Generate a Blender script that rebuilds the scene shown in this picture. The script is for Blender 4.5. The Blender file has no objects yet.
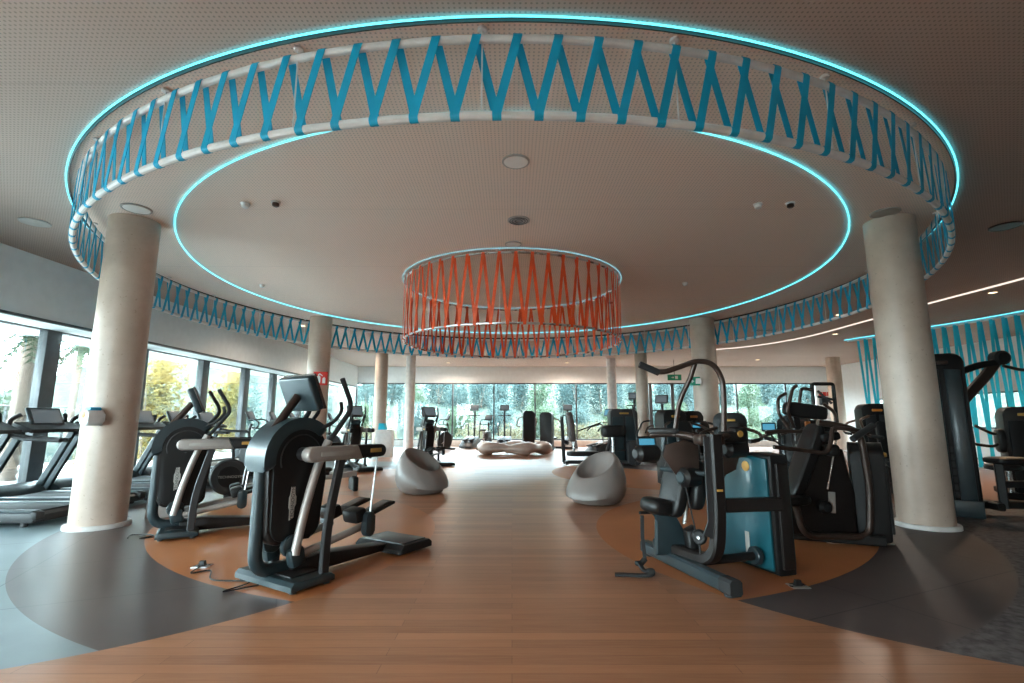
import bpy, bmesh, math, random
from mathutils import Vector, Matrix, Euler
PI = math.pi
R = math.radians
random.seed(7)
sc = bpy.context.scene
COL = sc.collection

# ---------------------------------------------------------------- materials
class NT:
    def __init__(s, name):
        s.m = bpy.data.materials.new(name); s.m.use_nodes = True
        s.t = s.m.node_tree; s.n = s.t.nodes; s.l = s.t.links
        s.b = s.n['Principled BSDF']; s.out = s.n['Material Output']
    def node(s, typ, **kw):
        n = s.n.new(typ)
        for k, v in kw.items(): setattr(n, k, v)
        return n
    def put(s, sock, v):
        if hasattr(v, 'is_output') or isinstance(v, bpy.types.NodeSocket): s.l.new(v, sock)
        elif v is not None: sock.default_value = v
    def math(s, op, a, b=None, c=None, clamp=False):
        n = s.node('ShaderNodeMath', operation=op, use_clamp=clamp)
        s.put(n.inputs[0], a)
        if b is not None: s.put(n.inputs[1], b)
        if c is not None: s.put(n.inputs[2], c)
        return n.outputs[0]
    def mix(s, f, a, b):
        n = s.node('ShaderNodeMix', data_type='RGBA')
        s.put(n.inputs[0], f); s.put(n.inputs[6], a); s.put(n.inputs[7], b)
        return n.outputs[2]
    def coords(s):
        return s.node('ShaderNodeTexCoord').outputs['Object']
    def noise(s, vec, scale, detail=3, rough=.5):
        n = s.node('ShaderNodeTexNoise'); s.put(n.inputs['Vector'], vec)
        n.inputs['Scale'].default_value = scale; n.inputs['Detail'].default_value = detail
        n.inputs['Roughness'].default_value = rough
        return n.outputs['Fac']
    def ramp(s, f, stops):
        n = s.node('ShaderNodeValToRGB'); s.put(n.inputs[0], f)
        e = n.color_ramp.elements
        while len(e) < len(stops): e.new(.5)
        for q, (p, c) in zip(e, stops): q.position = p; q.color = c
        return n.outputs[0]
    def scale(s, vec, v):
        n = s.node('ShaderNodeVectorMath', operation='MULTIPLY'); s.put(n.inputs[0], vec); n.inputs[1].default_value = v
        return n.outputs[0]
    def bump(s, h, strength=.2, dist=.01):
        n = s.node('ShaderNodeBump'); n.inputs['Strength'].default_value = strength; n.inputs['Distance'].default_value = dist
        s.put(n.inputs['Height'], h); s.l.new(n.outputs[0], s.b.inputs['Normal'])

def C4(c): return (c[0], c[1], c[2], 1)
M = {}
def mat(name, col, rough=.5, metal=0, var=.12, nscale=6, coat=0, spec=.5, bump=0):
    t = NT(name)
    f = t.noise(t.coords(), nscale, 3)
    a = tuple(max(0, x*(1-var)) for x in col); b = tuple(min(1, x*(1+var)) for x in col)
    t.put(t.b.inputs['Base Color'], t.ramp(f, [(.3, C4(a)), (.7, C4(b))]))
    rr = t.math('MULTIPLY_ADD', f, .16, rough-.08, clamp=True)
    t.put(t.b.inputs['Roughness'], rr)
    t.b.inputs['Metallic'].default_value = metal
    t.b.inputs['Coat Weight'].default_value = coat
    t.b.inputs['Specular IOR Level'].default_value = spec
    if bump: t.bump(t.noise(t.coords(), 120, 2), bump, .003)
    M[name] = t.m
    return t.m
def emit(name, col, strength, base=(.02, .02, .02)):
    t = NT(name)
    t.b.inputs['Base Color'].default_value = C4(base)
    t.b.inputs['Emission Color'].default_value = C4(col)
    t.b.inputs['Emission Strength'].default_value = strength
    M[name] = t.m
    return t.m

mat('charcoal', (.023, .022, .023), .45, bump=.05)
mat('black_plastic', (.010, .009, .009), .45, spec=.3)
mat('panel_dark', (.014, .010, .009), .40, spec=.35)
mat('brown_metal', (.055, .034, .027), .35, .4)
mat('slate', (.021, .035, .041), .36, .1, coat=.15)
mat('silver', (.40, .36, .335), .42, .35)
mat('steel', (.55, .55, .55), .28, .9)
mat('rubber', (.016, .016, .017), .7, bump=.2)
mat('vinyl', (.012, .011, .011), .40, bump=.08, spec=.35)
mat('grey_vinyl', (.10, .085, .08), .5)
mat('teal_panel', (.006, .080, .105), .36, coat=.2)
mat('gold', (.55, .30, .07), .4, .4)
mat('plate_light', (.42, .39, .36), .4)
mat('white_plastic', (.72, .70, .68), .4)
mat('white_paint', (.70, .67, .65), .45)
mat('wall_white', (.84, .86, .86), .7, var=.03)
mat('frame_grey', (.10, .105, .11), .4, .4)
mat('frame_dark', (.06, .065, .07), .4, .4)
mat('strap_blue', (.0, .36, .58), .55, var=.08)
mat('strap_cyan', (.0, .50, .68), .55, var=.08)
mat('strap_orange', (.85, .10, .018), .5, var=.12)
mat('sign_red', (.62, .03, .02), .5)
mat('sign_green', (.0, .26, .14), .5)
mat('pod_grey', (.215, .18, .165), .38, var=.04)
mat('bench_tan', (.40, .30, .25), .38, var=.06)
mat('kerb_stone', (.55, .54, .52), .7)
mat('blue_bag', (.02, .30, .55), .45)
mat('orange_metal', (.55, .17, .03), .4)
mat('bark', (.20, .15, .12), .9, bump=.5)
mat('paving', (.62, .60, .57), .8)
mat('disc_white', (.93, .92, .90), .4, var=.02)
emit('screen_blue', (.10, .50, .75), .16)
emit('screen_grey', (.30, .38, .42), .08)
emit('led_cyan', (.10, .78, 1.0), .8)
emit('led_soft', (.35, .85, 1.0), .22)
emit('led_white', (1.0, .85, .75), .3)
emit('lamp_warm', (1.0, .72, .42), 1.2)

def foliage(name, c1, c2, c3):
    t = NT(name)
    f = t.noise(t.coords(), 2.2, 4, .7)
    t.put(t.b.inputs['Base Color'], t.ramp(f, [(.3, C4(c1)), (.5, C4(c2)), (.7, C4(c3))]))
    t.b.inputs['Roughness'].default_value = .6
    t.b.inputs['Specular IOR Level'].default_value = .2
    tr = t.node('ShaderNodeBsdfTranslucent'); tr.inputs[0].default_value = C4(c3)
    mx = t.node('ShaderNodeMixShader'); mx.inputs[0].default_value = .3
    t.l.new(t.b.outputs[0], mx.inputs[1]); t.l.new(tr.outputs[0], mx.inputs[2]); t.l.new(mx.outputs[0], t.out.inputs[0])
    M[name] = t.m
foliage('leaf_blue', (.030, .060, .062), (.050, .088, .088), (.085, .125, .12))
foliage('leaf_green', (.028, .052, .033), (.050, .085, .052), (.09, .12, .07))
foliage('leaf_gold', (.14, .10, .022), (.25, .18, .045), (.34, .26, .08))
foliage('grass_gold', (.08, .072, .043), (.13, .117, .07), (.18, .165, .105))

def glass_mat():
    t = NT('window_glass')
    tr = t.node('ShaderNodeBsdfTransparent'); tr.inputs[0].default_value = (.93, .98, .99, 1)
    gl = t.node('ShaderNodeBsdfGlossy'); gl.inputs['Roughness'].default_value = .02
    fr = t.node('ShaderNodeFresnel'); fr.inputs[0].default_value = 1.45
    nz = t.noise(t.coords(), .8, 2)
    fac = t.math('MULTIPLY', fr.outputs[0], t.math('MULTIPLY_ADD', nz, .2, .5))
    mx = t.node('ShaderNodeMixShader'); t.l.new(fac, mx.inputs[0])
    t.l.new(tr.outputs[0], mx.inputs[1]); t.l.new(gl.outputs[0], mx.inputs[2]); t.l.new(mx.outputs[0], t.out.inputs[0])
    M['glass'] = t.m
glass_mat()
def clear_plastic():
    t = NT('clear_plastic')
    t.b.inputs['Base Color'].default_value = (.6, .62, .6, 1); t.b.inputs['Alpha'].default_value = .45
    t.b.inputs['Roughness'].default_value = .25
    M['clear'] = t.m
clear_plastic()

def concrete():
    t = NT('column_concrete')
    co = t.coords()
    f = t.noise(co, 3.0, 5, .6); g = t.noise(t.scale(co, (5, 5, .35)), 1.6, 3)
    c = t.ramp(f, [(.3, (.50, .375, .295, 1)), (.7, (.64, .50, .41, 1))])
    c = t.mix(t.math('MULTIPLY_ADD', g, .5, -.08, clamp=True), c, (.46, .34, .27, 1))
    st = t.math('GREATER_THAN', t.noise(co, 26, 2), .70)
    c = t.mix(t.math('MULTIPLY', st, .4), c, (.30, .20, .15, 1))
    t.put(t.b.inputs['Base Color'], c); t.b.inputs['Roughness'].default_value = .38
    t.b.inputs['Specular IOR Level'].default_value = .55
    t.bump(f, .15, .01)
    M['concrete'] = t.m
concrete()

CEIL_OFF = (0.0, 9.53)
def ceiling_mat():
    t = NT('ceiling_perforated')
    co = t.coords()
    sx = t.node('ShaderNodeSeparateXYZ'); t.l.new(co, sx.inputs[0])
    def cell(v):
        q = t.math('FRACT', t.math('MULTIPLY', v, 1/.036)); return t.math('SUBTRACT', q, .5)
    a, b = cell(sx.outputs[0]), cell(sx.outputs[1])
    d = t.math('SQRT', t.math('ADD', t.math('MULTIPLY', a, a), t.math('MULTIPLY', b, b)))
    hole = t.math('LESS_THAN', d, .22)
    base = t.ramp(t.noise(co, .7, 3), [(.3, (.47, .355, .30, 1)), (.7, (.51, .385, .325, 1))])
    bx = t.math('LESS_THAN', t.math('ABSOLUTE', t.math('SUBTRACT', t.math('FRACT', t.math('MULTIPLY', sx.outputs[1], 1/2.4)), .5)), .0012)
    # paler colour inside the ring and softer holes carry the brighter light there
    rx = t.math('SUBTRACT', sx.outputs[0], CEIL_OFF[0]); ry = t.math('SUBTRACT', sx.outputs[1], CEIL_OFF[1])
    rr = t.math('LESS_THAN', t.math('SQRT', t.math('ADD', t.math('MULTIPLY', rx, rx), t.math('MULTIPLY', ry, ry))), 6.6)
    base = t.mix(rr, base, (.88, .725, .63, 1))
    c = t.mix(hole, base, t.mix(rr, (.28, .225, .20, 1), (.58, .50, .45, 1)))
    c = t.mix(t.math('MULTIPLY', bx, .5), c, (.2, .16, .14, 1))
    t.put(t.b.inputs['Base Color'], c); t.b.inputs['Roughness'].default_value = .75
    t.b.inputs['Specular IOR Level'].default_value = .25
    M['ceiling'] = t.m
ceiling_mat()

def floor_mat():
    t = NT('floor_zones')
    co = t.coords()
    sx = t.node('ShaderNodeSeparateXYZ'); t.l.new(co, sx.inputs[0]); X, Y = sx.outputs[0], sx.outputs[1]
    def dist(cx, cy):
        a = t.math('SUBTRACT', X, cx); b = t.math('SUBTRACT', Y, cy)
        return t.math('SQRT', t.math('ADD', t.math('MULTIPLY', a, a), t.math('MULTIPLY', b, b)))
    def inside(cx, cy, r): return t.math('LESS_THAN', dist(cx, cy), r)
    side = t.math('GREATER_THAN', t.math('ABSOLUTE', X), 4.6)
    for cx in (-4.33, 4.42):
        for cy in (5.85, 12.6): side = t.math('MAXIMUM', side, inside(cx, cy, 3.42))
    inn = t.math('MAXIMUM', inside(0, 8.45, 4.88), inside(0, 10.0, 4.88))
    mid = t.math('MAXIMUM', inside(0, 8.36, 5.80), inside(0, 10.0, 5.80))
    # planks run across the room
    br = t.node('ShaderNodeTexBrick'); t.l.new(co, br.inputs['Vector'])
    br.offset = .37; br.inputs['Scale'].default_value = 1; br.inputs['Brick Width'].default_value = 1.9
    br.inputs['Row Height'].default_value = .10; br.inputs['Mortar Size'].default_value = .0022
    br.inputs['Mortar Smooth'].default_value = .2; br.inputs['Bias'].default_value = 0
    br.inputs['Color1'].default_value = (.41, .178, .088, 1); br.inputs['Color2'].default_value = (.255, .10, .05, 1)
    br.inputs['Mortar'].default_value = (.15, .055, .025, 1)
    gr = t.noise(t.scale(co, (1.2, 22, 1)), 2.2, 4, .65)
    wood = t.mix(t.math('MULTIPLY', t.math('SUBTRACT', gr, .38, clamp=True), 1.3, clamp=True), br.outputs['Color'], (.47, .235, .13, 1))
    n1 = t.noise(co, 1.3, 5, .6); n2 = t.noise(co, 14, 4, .6)
    orange = t.ramp(n1, [(.3, (.40, .135, .045, 1)), (.7, (.47, .175, .065, 1))])
    # large dark tiles with seams at an angle
    tl = t.node('ShaderNodeTexBrick'); mp = t.node('ShaderNodeMapping'); mp.inputs['Rotation'].default_value = (0, 0, R(-24))
    t.l.new(co, mp.inputs[0]); t.l.new(mp.outputs[0], tl.inputs['Vector']); tl.offset = 0
    for k, v in (('Scale', 1), ('Brick Width', 2.0), ('Row Height', 1.2), ('Mortar Size', .006)): tl.inputs[k].default_value = v
    tl.inputs['Color1'].default_value = (1, 1, 1, 1); tl.inputs['Color2'].default_value = (1, 1, 1, 1); tl.inputs['Mortar'].default_value = (.4, .4, .4, 1)
    def tiles(c):
        n = t.node('ShaderNodeMix', data_type='RGBA', blend_type='MULTIPLY'); n.inputs[0].default_value = 1
        t.put(n.inputs[6], c); t.l.new(tl.outputs['Color'], n.inputs[7]); return n.outputs[2]
    dark = tiles(t.ramp(n1, [(.3, (.062, .043, .041, 1)), (.7, (.092, .065, .061, 1))]))
    blue = tiles(t.ramp(n1, [(.3, (.14, .19, .21, 1)), (.7, (.20, .255, .275, 1))]))
    carp = t.ramp(n2, [(.35, (.075, .060, .060, 1)), (.65, (.17, .15, .15, 1))])
    isright = t.math('GREATER_THAN', X, 0)
    outer = t.mix(isright, blue, carp)
    far = t.math('GREATER_THAN', X, 6.0)
    zone = t.mix(mid, outer, dark); zone = t.mix(inn, zone, orange)
    zone = t.mix(t.math('MULTIPLY', far, t.math('GREATER_THAN', Y, 8.0)), zone, (.20, .115, .085, 1))
    c = t.mix(side, wood, zone)
    t.put(t.b.inputs['Base Color'], c)
    iscarp = t.math('MULTIPLY', t.math('MULTIPLY', side, isright), t.math('SUBTRACT', 1, mid))
    ro = t.math('MULTIPLY_ADD', n1, .05, .30)
    ro = t.math('ADD', ro, t.math('MULTIPLY', iscarp, .3)); ro = t.math('ADD', ro, t.math('MULTIPLY', t.math('MULTIPLY', side, isright), .2))
    t.put(t.b.inputs['Roughness'], ro)
    t.b.inputs['Specular IOR Level'].default_value = .5
    h = t.math('ADD', t.math('MULTIPLY', t.math('SUBTRACT', 1, side), t.math('SUBTRACT', t.math('MULTIPLY', gr, .25), br.outputs['Fac'])), t.math('MULTIPLY', n2, .03))
    t.bump(h, .12, .004)
    M['floor'] = t.m
floor_mat()
def ground_mat():
    t = NT('outdoor_ground'); co = t.coords(); f = t.noise(co, .5, 5, .6)
    t.put(t.b.inputs['Base Color'], t.ramp(f, [(.35, (.20, .195, .185, 1)), (.5, (.14, .135, .10, 1)), (.65, (.08, .09, .06, 1))]))
    t.b.inputs['Roughness'].default_value = .9
    M['ground'] = t.m
ground_mat()
def hill_mat():
    t = NT('hill_brush'); co = t.coords(); f = t.noise(co, 1.7, 10, .8)
    t.put(t.b.inputs['Base Color'], t.ramp(f, [(.3, (.020, .042, .036, 1)), (.46, (.045, .078, .062, 1)), (.56, (.085, .10, .075, 1)), (.72, (.13, .13, .10, 1))]))
    t.b.inputs['Roughness'].default_value = .95; t.bump(f, 1, .4)
    M['hill'] = t.m
hill_mat()

# ---------------------------------------------------------------- mesh helpers
def bend(pts, rad, n=5):
    """round the corners of a polyline"""
    P = [Vector(p) for p in pts]; out = [P[0]]
    for i in range(1, len(P)-1):
        a, b, c = P[i-1], P[i], P[i+1]
        u, v = (a-b), (c-b); lu, lv = u.length, v.length
        if lu < 1e-6 or lv < 1e-6: continue
        r = min(rad, lu*.48, lv*.48); s, e = b+u/lu*r, b+v/lv*r
        for k in range(n+1):
            q = k/n; out.append(s*(1-q)**2 + b*2*q*(1-q) + e*q*q)
    out.append(P[-1])
    return out
def spline(pts, n=6):
    P = [Vector(p) for p in pts]; out = []
    for i in range(len(P)-1):
        p0 = P[max(i-1, 0)]; p1, p2 = P[i], P[i+1]; p3 = P[min(i+2, len(P)-1)]
        for k in range(n):
            q = k/n
            out.append(.5*((2*p1)+(p2-p0)*q+(2*p0-5*p1+4*p2-p3)*q*q+(3*p1-p0-3*p2+p3)*q**3))
    out.append(P[-1]); return out
def rrect(x0, z0, x1, z1, r, n=5):
    o = []
    for cx, cz, a in ((x1-r, z1-r, 0), (x0+r, z1-r, 90), (x0+r, z0+r, 180), (x1-r, z0+r, 270)):
        for k in range(n+1): o.append((cx+r*math.cos(R(a+90*k/n)), cz+r*math.sin(R(a+90*k/n))))
    return o
def arc(cx, cz, r, a0, a1, n=16):
    return [(cx+r*math.cos(R(a0+(a1-a0)*k/n)), cz+r*math.sin(R(a0+(a1-a0)*k/n))) for k in range(n+1)]

class MB:
    def __init__(s): s.bm = bmesh.new()
    def _face(s, vs):
        try: return s.bm.faces.new(vs)
        except ValueError: return None
    def box(s, c, size, rot=(0, 0, 0), bev=.008, seg=2):
        m = Matrix.Translation(Vector(c)) @ Euler(rot).to_matrix().to_4x4() @ Matrix.Diagonal(Vector((*size, 1)))
        g = bmesh.ops.create_cube(s.bm, size=1, matrix=m); vs = g['verts']
        b = min(bev, min(size)*.45)
        if b > 0:
            es = list({e for v in vs for e in v.link_edges})
            bmesh.ops.bevel(s.bm, geom=es, offset=b, segments=seg, affect='EDGES', profile=.5)
        return s
    def tube(s, pts, r, seg=10, closed=False, sec=None, up=(0, 0, 1), r1=None):
        """round tube, or a rectangular bar when sec=(half width across, half height along up)"""
        P = [Vector(p) for p in pts]; n = len(P); rings = []; ref = None
        for i in range(n):
            if closed: tg = P[(i+1) % n]-P[i-1]
            else: tg = P[min(i+1, n-1)]-P[max(i-1, 0)]
            if tg.length < 1e-9: tg = Vector((0, 0, 1))
            tg.normalize()
            if sec:
                u = Vector(up); a = tg.cross(u)
                if a.length < 1e-4: a = tg.orthogonal()
                a.normalize(); b = a.cross(tg).normalized()
            else:
                if ref is None: a = tg.orthogonal().normalized()
                else:
                    a = ref-tg*ref.dot(tg)
                    a = a.normalized() if a.length > 1e-5 else tg.orthogonal().normalized()
                ref = a; b = tg.cross(a)
            if sec:
                w, h = sec; c = min(w, h)*.35
                q = [(w, h-c), (w-c, h), (-w+c, h), (-w, h-c), (-w, -h+c), (-w+c, -h), (w-c, -h), (w, -h+c)]
                rings.append([s.bm.verts.new(P[i]+a*x+b*y) for x, y in q])
            else:
                rr = r if r1 is None else r+(r1-r)*i/max(1, n-1)
                rings.append([s.bm.verts.new(P[i]+(a*math.cos(2*PI*k/seg)+b*math.sin(2*PI*k/seg))*rr) for k in range(seg)])
        k = len(rings[0])
        for i in range(n if closed else n-1):
            A, B = rings[i], rings[(i+1) % n]
            for j in range(k): s._face([A[j], A[(j+1) % k], B[(j+1) % k], B[j]])
        if not closed:
            s._face(rings[0][::-1]); s._face(rings[-1])
        return s
    def prism(s, prof, lo, hi, axis='y', bev=.01, seg=2):
        """extrude a 2D outline: axis y -> (x,z), axis x -> (y,z), axis z -> (x,y)"""
        f = {'y': lambda p, d: (p[0], d, p[1]), 'x': lambda p, d: (d, p[0], p[1]), 'z': lambda p, d: (p[0], p[1], d)}[axis]
        A = [s.bm.verts.new(f(p, lo)) for p in prof]; B = [s.bm.verts.new(f(p, hi)) for p in prof]
        n = len(prof); f1 = s._face(A); f2 = s._face(B[::-1])
        for i in range(n): s._face([A[i], B[i], B[(i+1) % n], A[(i+1) % n]])
        if bev and f1 and f2:
            es = list(f1.edges)+list(f2.edges)
            bmesh.ops.bevel(s.bm, geom=es, offset=min(bev, abs(hi-lo)*.45), segments=seg, affect='EDGES', profile=.5, clamp_overlap=True)
        return s
    def lathe(s, prof, c=(0, 0, 0), seg=32, rot=(0, 0, 0)):
        m = Matrix.Translation(Vector(c)) @ Euler(rot).to_matrix().to_4x4(); rings = []
        for r, z in prof:
            if r < 1e-5: rings.append([s.bm.verts.new(m @ Vector((0, 0, z)))])
            else: rings.append([s.bm.verts.new(m @ Vector((r*math.cos(2*PI*k/seg), r*math.sin(2*PI*k/seg), z))) for k in range(seg)])
        for A, B in zip(rings, rings[1:]):
            for j in range(seg):
                if len(A) == 1 and len(B) == 1: continue
                if len(A) == 1: s._face([A[0], B[(j+1) % seg], B[j]])
                elif len(B) == 1: s._face([A[j], A[(j+1) % seg], B[0]])
                else: s._face([A[j], A[(j+1) % seg], B[(j+1) % seg], B[j]])
        if len(rings[0]) > 1: s._face(rings[0][::-1])
        if len(rings[-1]) > 1: s._face(rings[-1])
        return s
    def disc(s, c, r, h, rot=(0, 0, 0), seg=28, bev=.006):
        b = min(bev, h*.4, r*.4)
        return s.lathe([(0, -h/2), (r-b, -h/2), (r, -h/2+b), (r, h/2-b), (r-b, h/2), (0, h/2)], c, seg, rot)
    def pad(s, c, size, rot=(0, 0, 0), e=3.2, n=20):
        """upholstered pad: a superellipsoid"""
        m = Matrix.Translation(Vector(c)) @ Euler(rot).to_matrix().to_4x4()
        def p(v, q): return math.copysign(abs(v)**q, v)
        q = 2/e; prof = []
        g = []
        for i in range(1, n//2):
            ph = -PI/2+PI*i/(n//2); row = []
            for j in range(n):
                th = 2*PI*j/n
                row.append(s.bm.verts.new(m @ Vector((size[0]/2*p(math.cos(ph), q)*p(math.cos(th), q), size[1]/2*p(math.cos(ph), q)*p(math.sin(th), q), size[2]/2*p(math.sin(ph), q)))))
            g.append(row)
        lo = s.bm.verts.new(m @ Vector((0, 0, -size[2]/2))); hi = s.bm.verts.new(m @ Vector((0, 0, size[2]/2)))
        for A, B in zip(g, g[1:]):
            for j in range(n): s._face([A[j], A[(j+1) % n], B[(j+1) % n], B[j]])
        for j in range(n):
            s._face([lo, g[0][(j+1) % n], g[0][j]]); s._face([hi, g[-1][j], g[-1][(j+1) % n]])
        return s
    def build(s, name, mt, parent=None, sharp=35):
        bmesh.ops.recalc_face_normals(s.bm, faces=s.bm.faces[:])
        for f in s.bm.faces: f.smooth = True
        me = bpy.data.meshes.new(name); s.bm.to_mesh(me); s.bm.free()
        me.materials.append(M[mt] if isinstance(mt, str) else mt)
        try: me.set_sharp_from_angle(angle=R(sharp))
        except Exception: pass
        o = bpy.data.objects.new(name, me); COL.objects.link(o)
        if parent: o.parent = parent
        return o
def tag(o, label, cat, group=None, kind=None):
    o['label'] = label; o['category'] = cat
    if group: o['group'] = group
    if kind: o['kind'] = kind
    return o
def empty(name, label, cat, group=None, loc=(0, 0, 0), rz=0):
    o = bpy.data.objects.new(name, None); COL.objects.link(o); o.empty_display_size = .1
    o.location = loc; o.rotation_euler = (0, 0, rz)
    return tag(o, label, cat, group)
def struct(name, mb, mt):
    o = mb.build(name, mt); o['kind'] = 'structure'; return o
KIDS = {}
def copy_tree(o, parent=None):
    c = o.copy(); COL.objects.link(c)
    if parent: c.parent = parent
    for ch in list(o.children): copy_tree(ch, c)
    return c
def clone(o, label, loc, rz, group=None):
    c = copy_tree(o); c.location = loc; c.rotation_euler = (0, 0, rz); c['label'] = label
    if group: c['group'] = group
    return c
def writing(name, txt, size, mt, parent, loc, rot, depth=.001):
    cu = bpy.data.curves.new(name, 'FONT'); cu.body = txt; cu.size = size; cu.extrude = depth
    cu.align_x = 'CENTER'; cu.align_y = 'CENTER'
    tmp = bpy.data.objects.new(name, cu); COL.objects.link(tmp)
    dg = bpy.context.evaluated_depsgraph_get()
    me = bpy.data.meshes.new_from_object(tmp.evaluated_get(dg)); bpy.data.objects.remove(tmp)
    me.materials.clear(); me.materials.append(M[mt])
    o = bpy.data.objects.new(name, me); COL.objects.link(o); o.parent = parent; o.location = loc; o.rotation_euler = rot
    return o

# ---------------------------------------------------------------- the room
ZC = 3.97           # ceiling height
XL, XB = -8.7, -7.8  # left glazing, face of the wall band above it
YB = 25.0           # back glazing
XR = 16.2
YF = -5.5
ZW = 3.14
struct('floor', MB().box(((XL+XR)/2, (YB+YF)/2, -.05), (XR-XL+.6, YB-YF+.6, .1), bev=0), 'floor')
struct('ceiling', MB().box(((XL+XR)/2, (YB+YF)/2, ZC+.15), (XR-XL+.6, YB-YF+.6, .3), bev=0), 'ceiling')
w = MB().box((-8.25, (YB+YF)/2, (ZC+2.96)/2), (.9, YB-YF, ZC-2.96), bev=.01)
struct('wall_left', w, 'wall_white')
w = MB().box(((XL+XR)/2, YB+.15, (ZC+ZW)/2), (XR-XL, .3, ZC-ZW), bev=.005)
w.box((15.75, YB+.15, ZW/2), (.9, .3, ZW), bev=.005)
struct('wall_back', w, 'wall_white')
struct('wall_front', MB().box((5.95, YF-.15, ZC/2), (20.5, .3, ZC), bev=0).box((-6.5, YF-.15, 3.55), (4.4, .3, .84), bev=0), 'wall_white')
w = MB().box((XR+.15, 2.5, ZC/2), (.3, 16, ZC), bev=0).box((XR+.15, 16.3, 3.1), (.3, 11.6, 1.74), bev=0).box((XR+.15, 16.3, .5), (.3, 11.6, 1.0), bev=0).box((XR+.15, 23.55, ZC/2), (.3, 2.9, ZC), bev=0)
struct('wall_right', w, 'wall_white')
struct('baseboard_back', MB().box((3.4, YB-.05, .15), (22.4, .16, .3), bev=.01), 'kerb_stone')
struct('baseboard_left', MB().box((XL+.1, (YB+YF)/2, .05), (.2, YB-YF, .1), bev=.01), 'kerb_stone')

# back glazing: one window per pane
bx = [-7.83, -5.15, -2.98, -.91, 1.16, 3.23, 4.85, 6.97, 8.08, 9.19, 11.32, 13.79, 15.31]
nwin = 0
def window(x0, y0, x1, y1, z0, z1, fw, fd, fm):
    """a pane between two posts with its frame; runs from (x0,y0) to (x1,y1)"""
    global nwin
    nwin += 1
    a = Vector((x0, y0, 0)); b = Vector((x1, y1, 0)); d = (b-a); L = d.length; ang = math.atan2(d.y, d.x)
    o = bpy.data.objects.new('window_%d' % nwin, None); COL.objects.link(o); o.location = a; o.rotation_euler = (0, 0, ang); o['kind'] = 'structure'
    MB().box((L/2, 0, (z0+z1)/2), (L-.02, .012, z1-z0-.02), bev=0).build('pane', 'glass', o)
    m = MB().box((0, 0, (z0+z1)/2), (fw, fd, z1-z0), bev=.006).box((L/2, 0, z1-.03), (L, fd*.8, .06), bev=.006).box((L/2, 0, z0+.03), (L, fd*.8, .06), bev=.006)
    m.build('window_frame', fm, o)
for i in range(len(bx)-1):
    thick = .16 if i in (7, 8) else .07
    window(bx[i], YB+.05, bx[i+1], YB+.05, .3, ZW, thick, .1, 'frame_dark')
ly = [-5.4, -2.4, .6, 3.6, 6.5, 9.2, 11.5, 13.9, 16.1, 18.0, 20.3, 22.6, 24.9]
for i in range(len(ly)-1):
    window(XL, ly[i], XL, ly[i+1], .1, 3.0, .3, .16, 'frame_grey')
ry = [10.5, 13.4, 16.3, 19.2, 22.1]
for i in range(len(ry)-1):
    window(XR+.1, ry[i], XR+.1, ry[i+1], 1.0, 2.24, .12, .12, 'frame_dark')
for i in range(2): window(-8.6+i*2.15, YF, -8.6+(i+1)*2.15, YF, .05, 3.13, .1, .12, 'frame_grey')  # unseen panes added behind the camera for cool daylight from the left
struct('trim_1', MB().box((XB-.02, (YB+YF)/2, 2.94), (.06, YB-YF, .05), bev=.006), 'frame_grey')

# columns
def column(x, y, r, label, mt='concrete'):
    o = empty('column', label, 'column', 'round concrete columns', (x, y, 0))
    MB().lathe([(r, .0), (r, 1), (r, 2), (r, 3), (r, ZC-.003)], seg=48).build('shaft', mt, o, 60)
    MB().lathe([(r-.01, .0), (r+.05, .0), (r+.05, .035), (r+.04, .05), (r-.01, .05)], seg=48).build('base_ring', 'white_paint', o)
    return o
column(-5.13, 6.40, .29, 'round concrete column at left front carrying a wipe dispenser')
column(5.13, 6.40, .29, 'round concrete column at right front beside the tall dark weight tower')
column(-5.05, 12.85, .28, 'round column behind the red fire extinguisher sign at left')
column(5.08, 13.0, .31, 'thick round column with a small green exit sign beside it')
column(-5.0, 18.9, .24, 'slim beige column behind the white lidded bin')
column(-4.25, 20.7, .20, 'slim white column against the back windows at left', 'white_paint')
column(4.35, 21.6, .20, 'slim white column by the back windows, left of a beige one', 'white_paint')
column(4.38, 16.7, .20, 'slim beige column right of the grey weight stack')
column(13.9, 21.3, .28, 'column in the far right corner under a cyan light')

# ---------------------------------------------------------------- LED lines and lamps on the ceiling
RC = (0.0, 9.53)     # centre of the rings
def circle_pts(cx, cy, r, z, n): return [(cx+r*math.cos(2*PI*k/n), cy+r*math.sin(2*PI*k/n), z) for k in range(n)]
def led(name, r, label, mt='led_cyan', rad=.007, z=ZC-.016):
    o = MB().tube(circle_pts(*RC, r, z, 220), rad, 8, closed=True).build(name, mt)
    return tag(o, label, 'light', 'cyan LED lines on the ceiling')
led('led_strip', 6.62, 'largest cyan LED circle on the ceiling outside the blue strap ring')
led('led_strip', 5.56, 'cyan LED circle on the ceiling just inside the blue strap ring')
led('led_strip', 2.12, 'small cyan LED circle on the ceiling above the orange strap ring', 'led_soft', .006)
m = MB(); pr = []
for rr_, zz_ in ((6.592, ZC), (6.592, ZC-.04), (6.602, ZC-.04), (6.602, ZC)): pr.append((rr_, zz_))
m.lathe(pr, (RC[0], RC[1], 0), 200)
for f in [f for f in m.bm.faces if len(f.verts) > 4]: m.bm.faces.remove(f)
struct('led_shield', m, 'brown_metal')  # lip added to hide the far side of the largest LED circle
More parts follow.
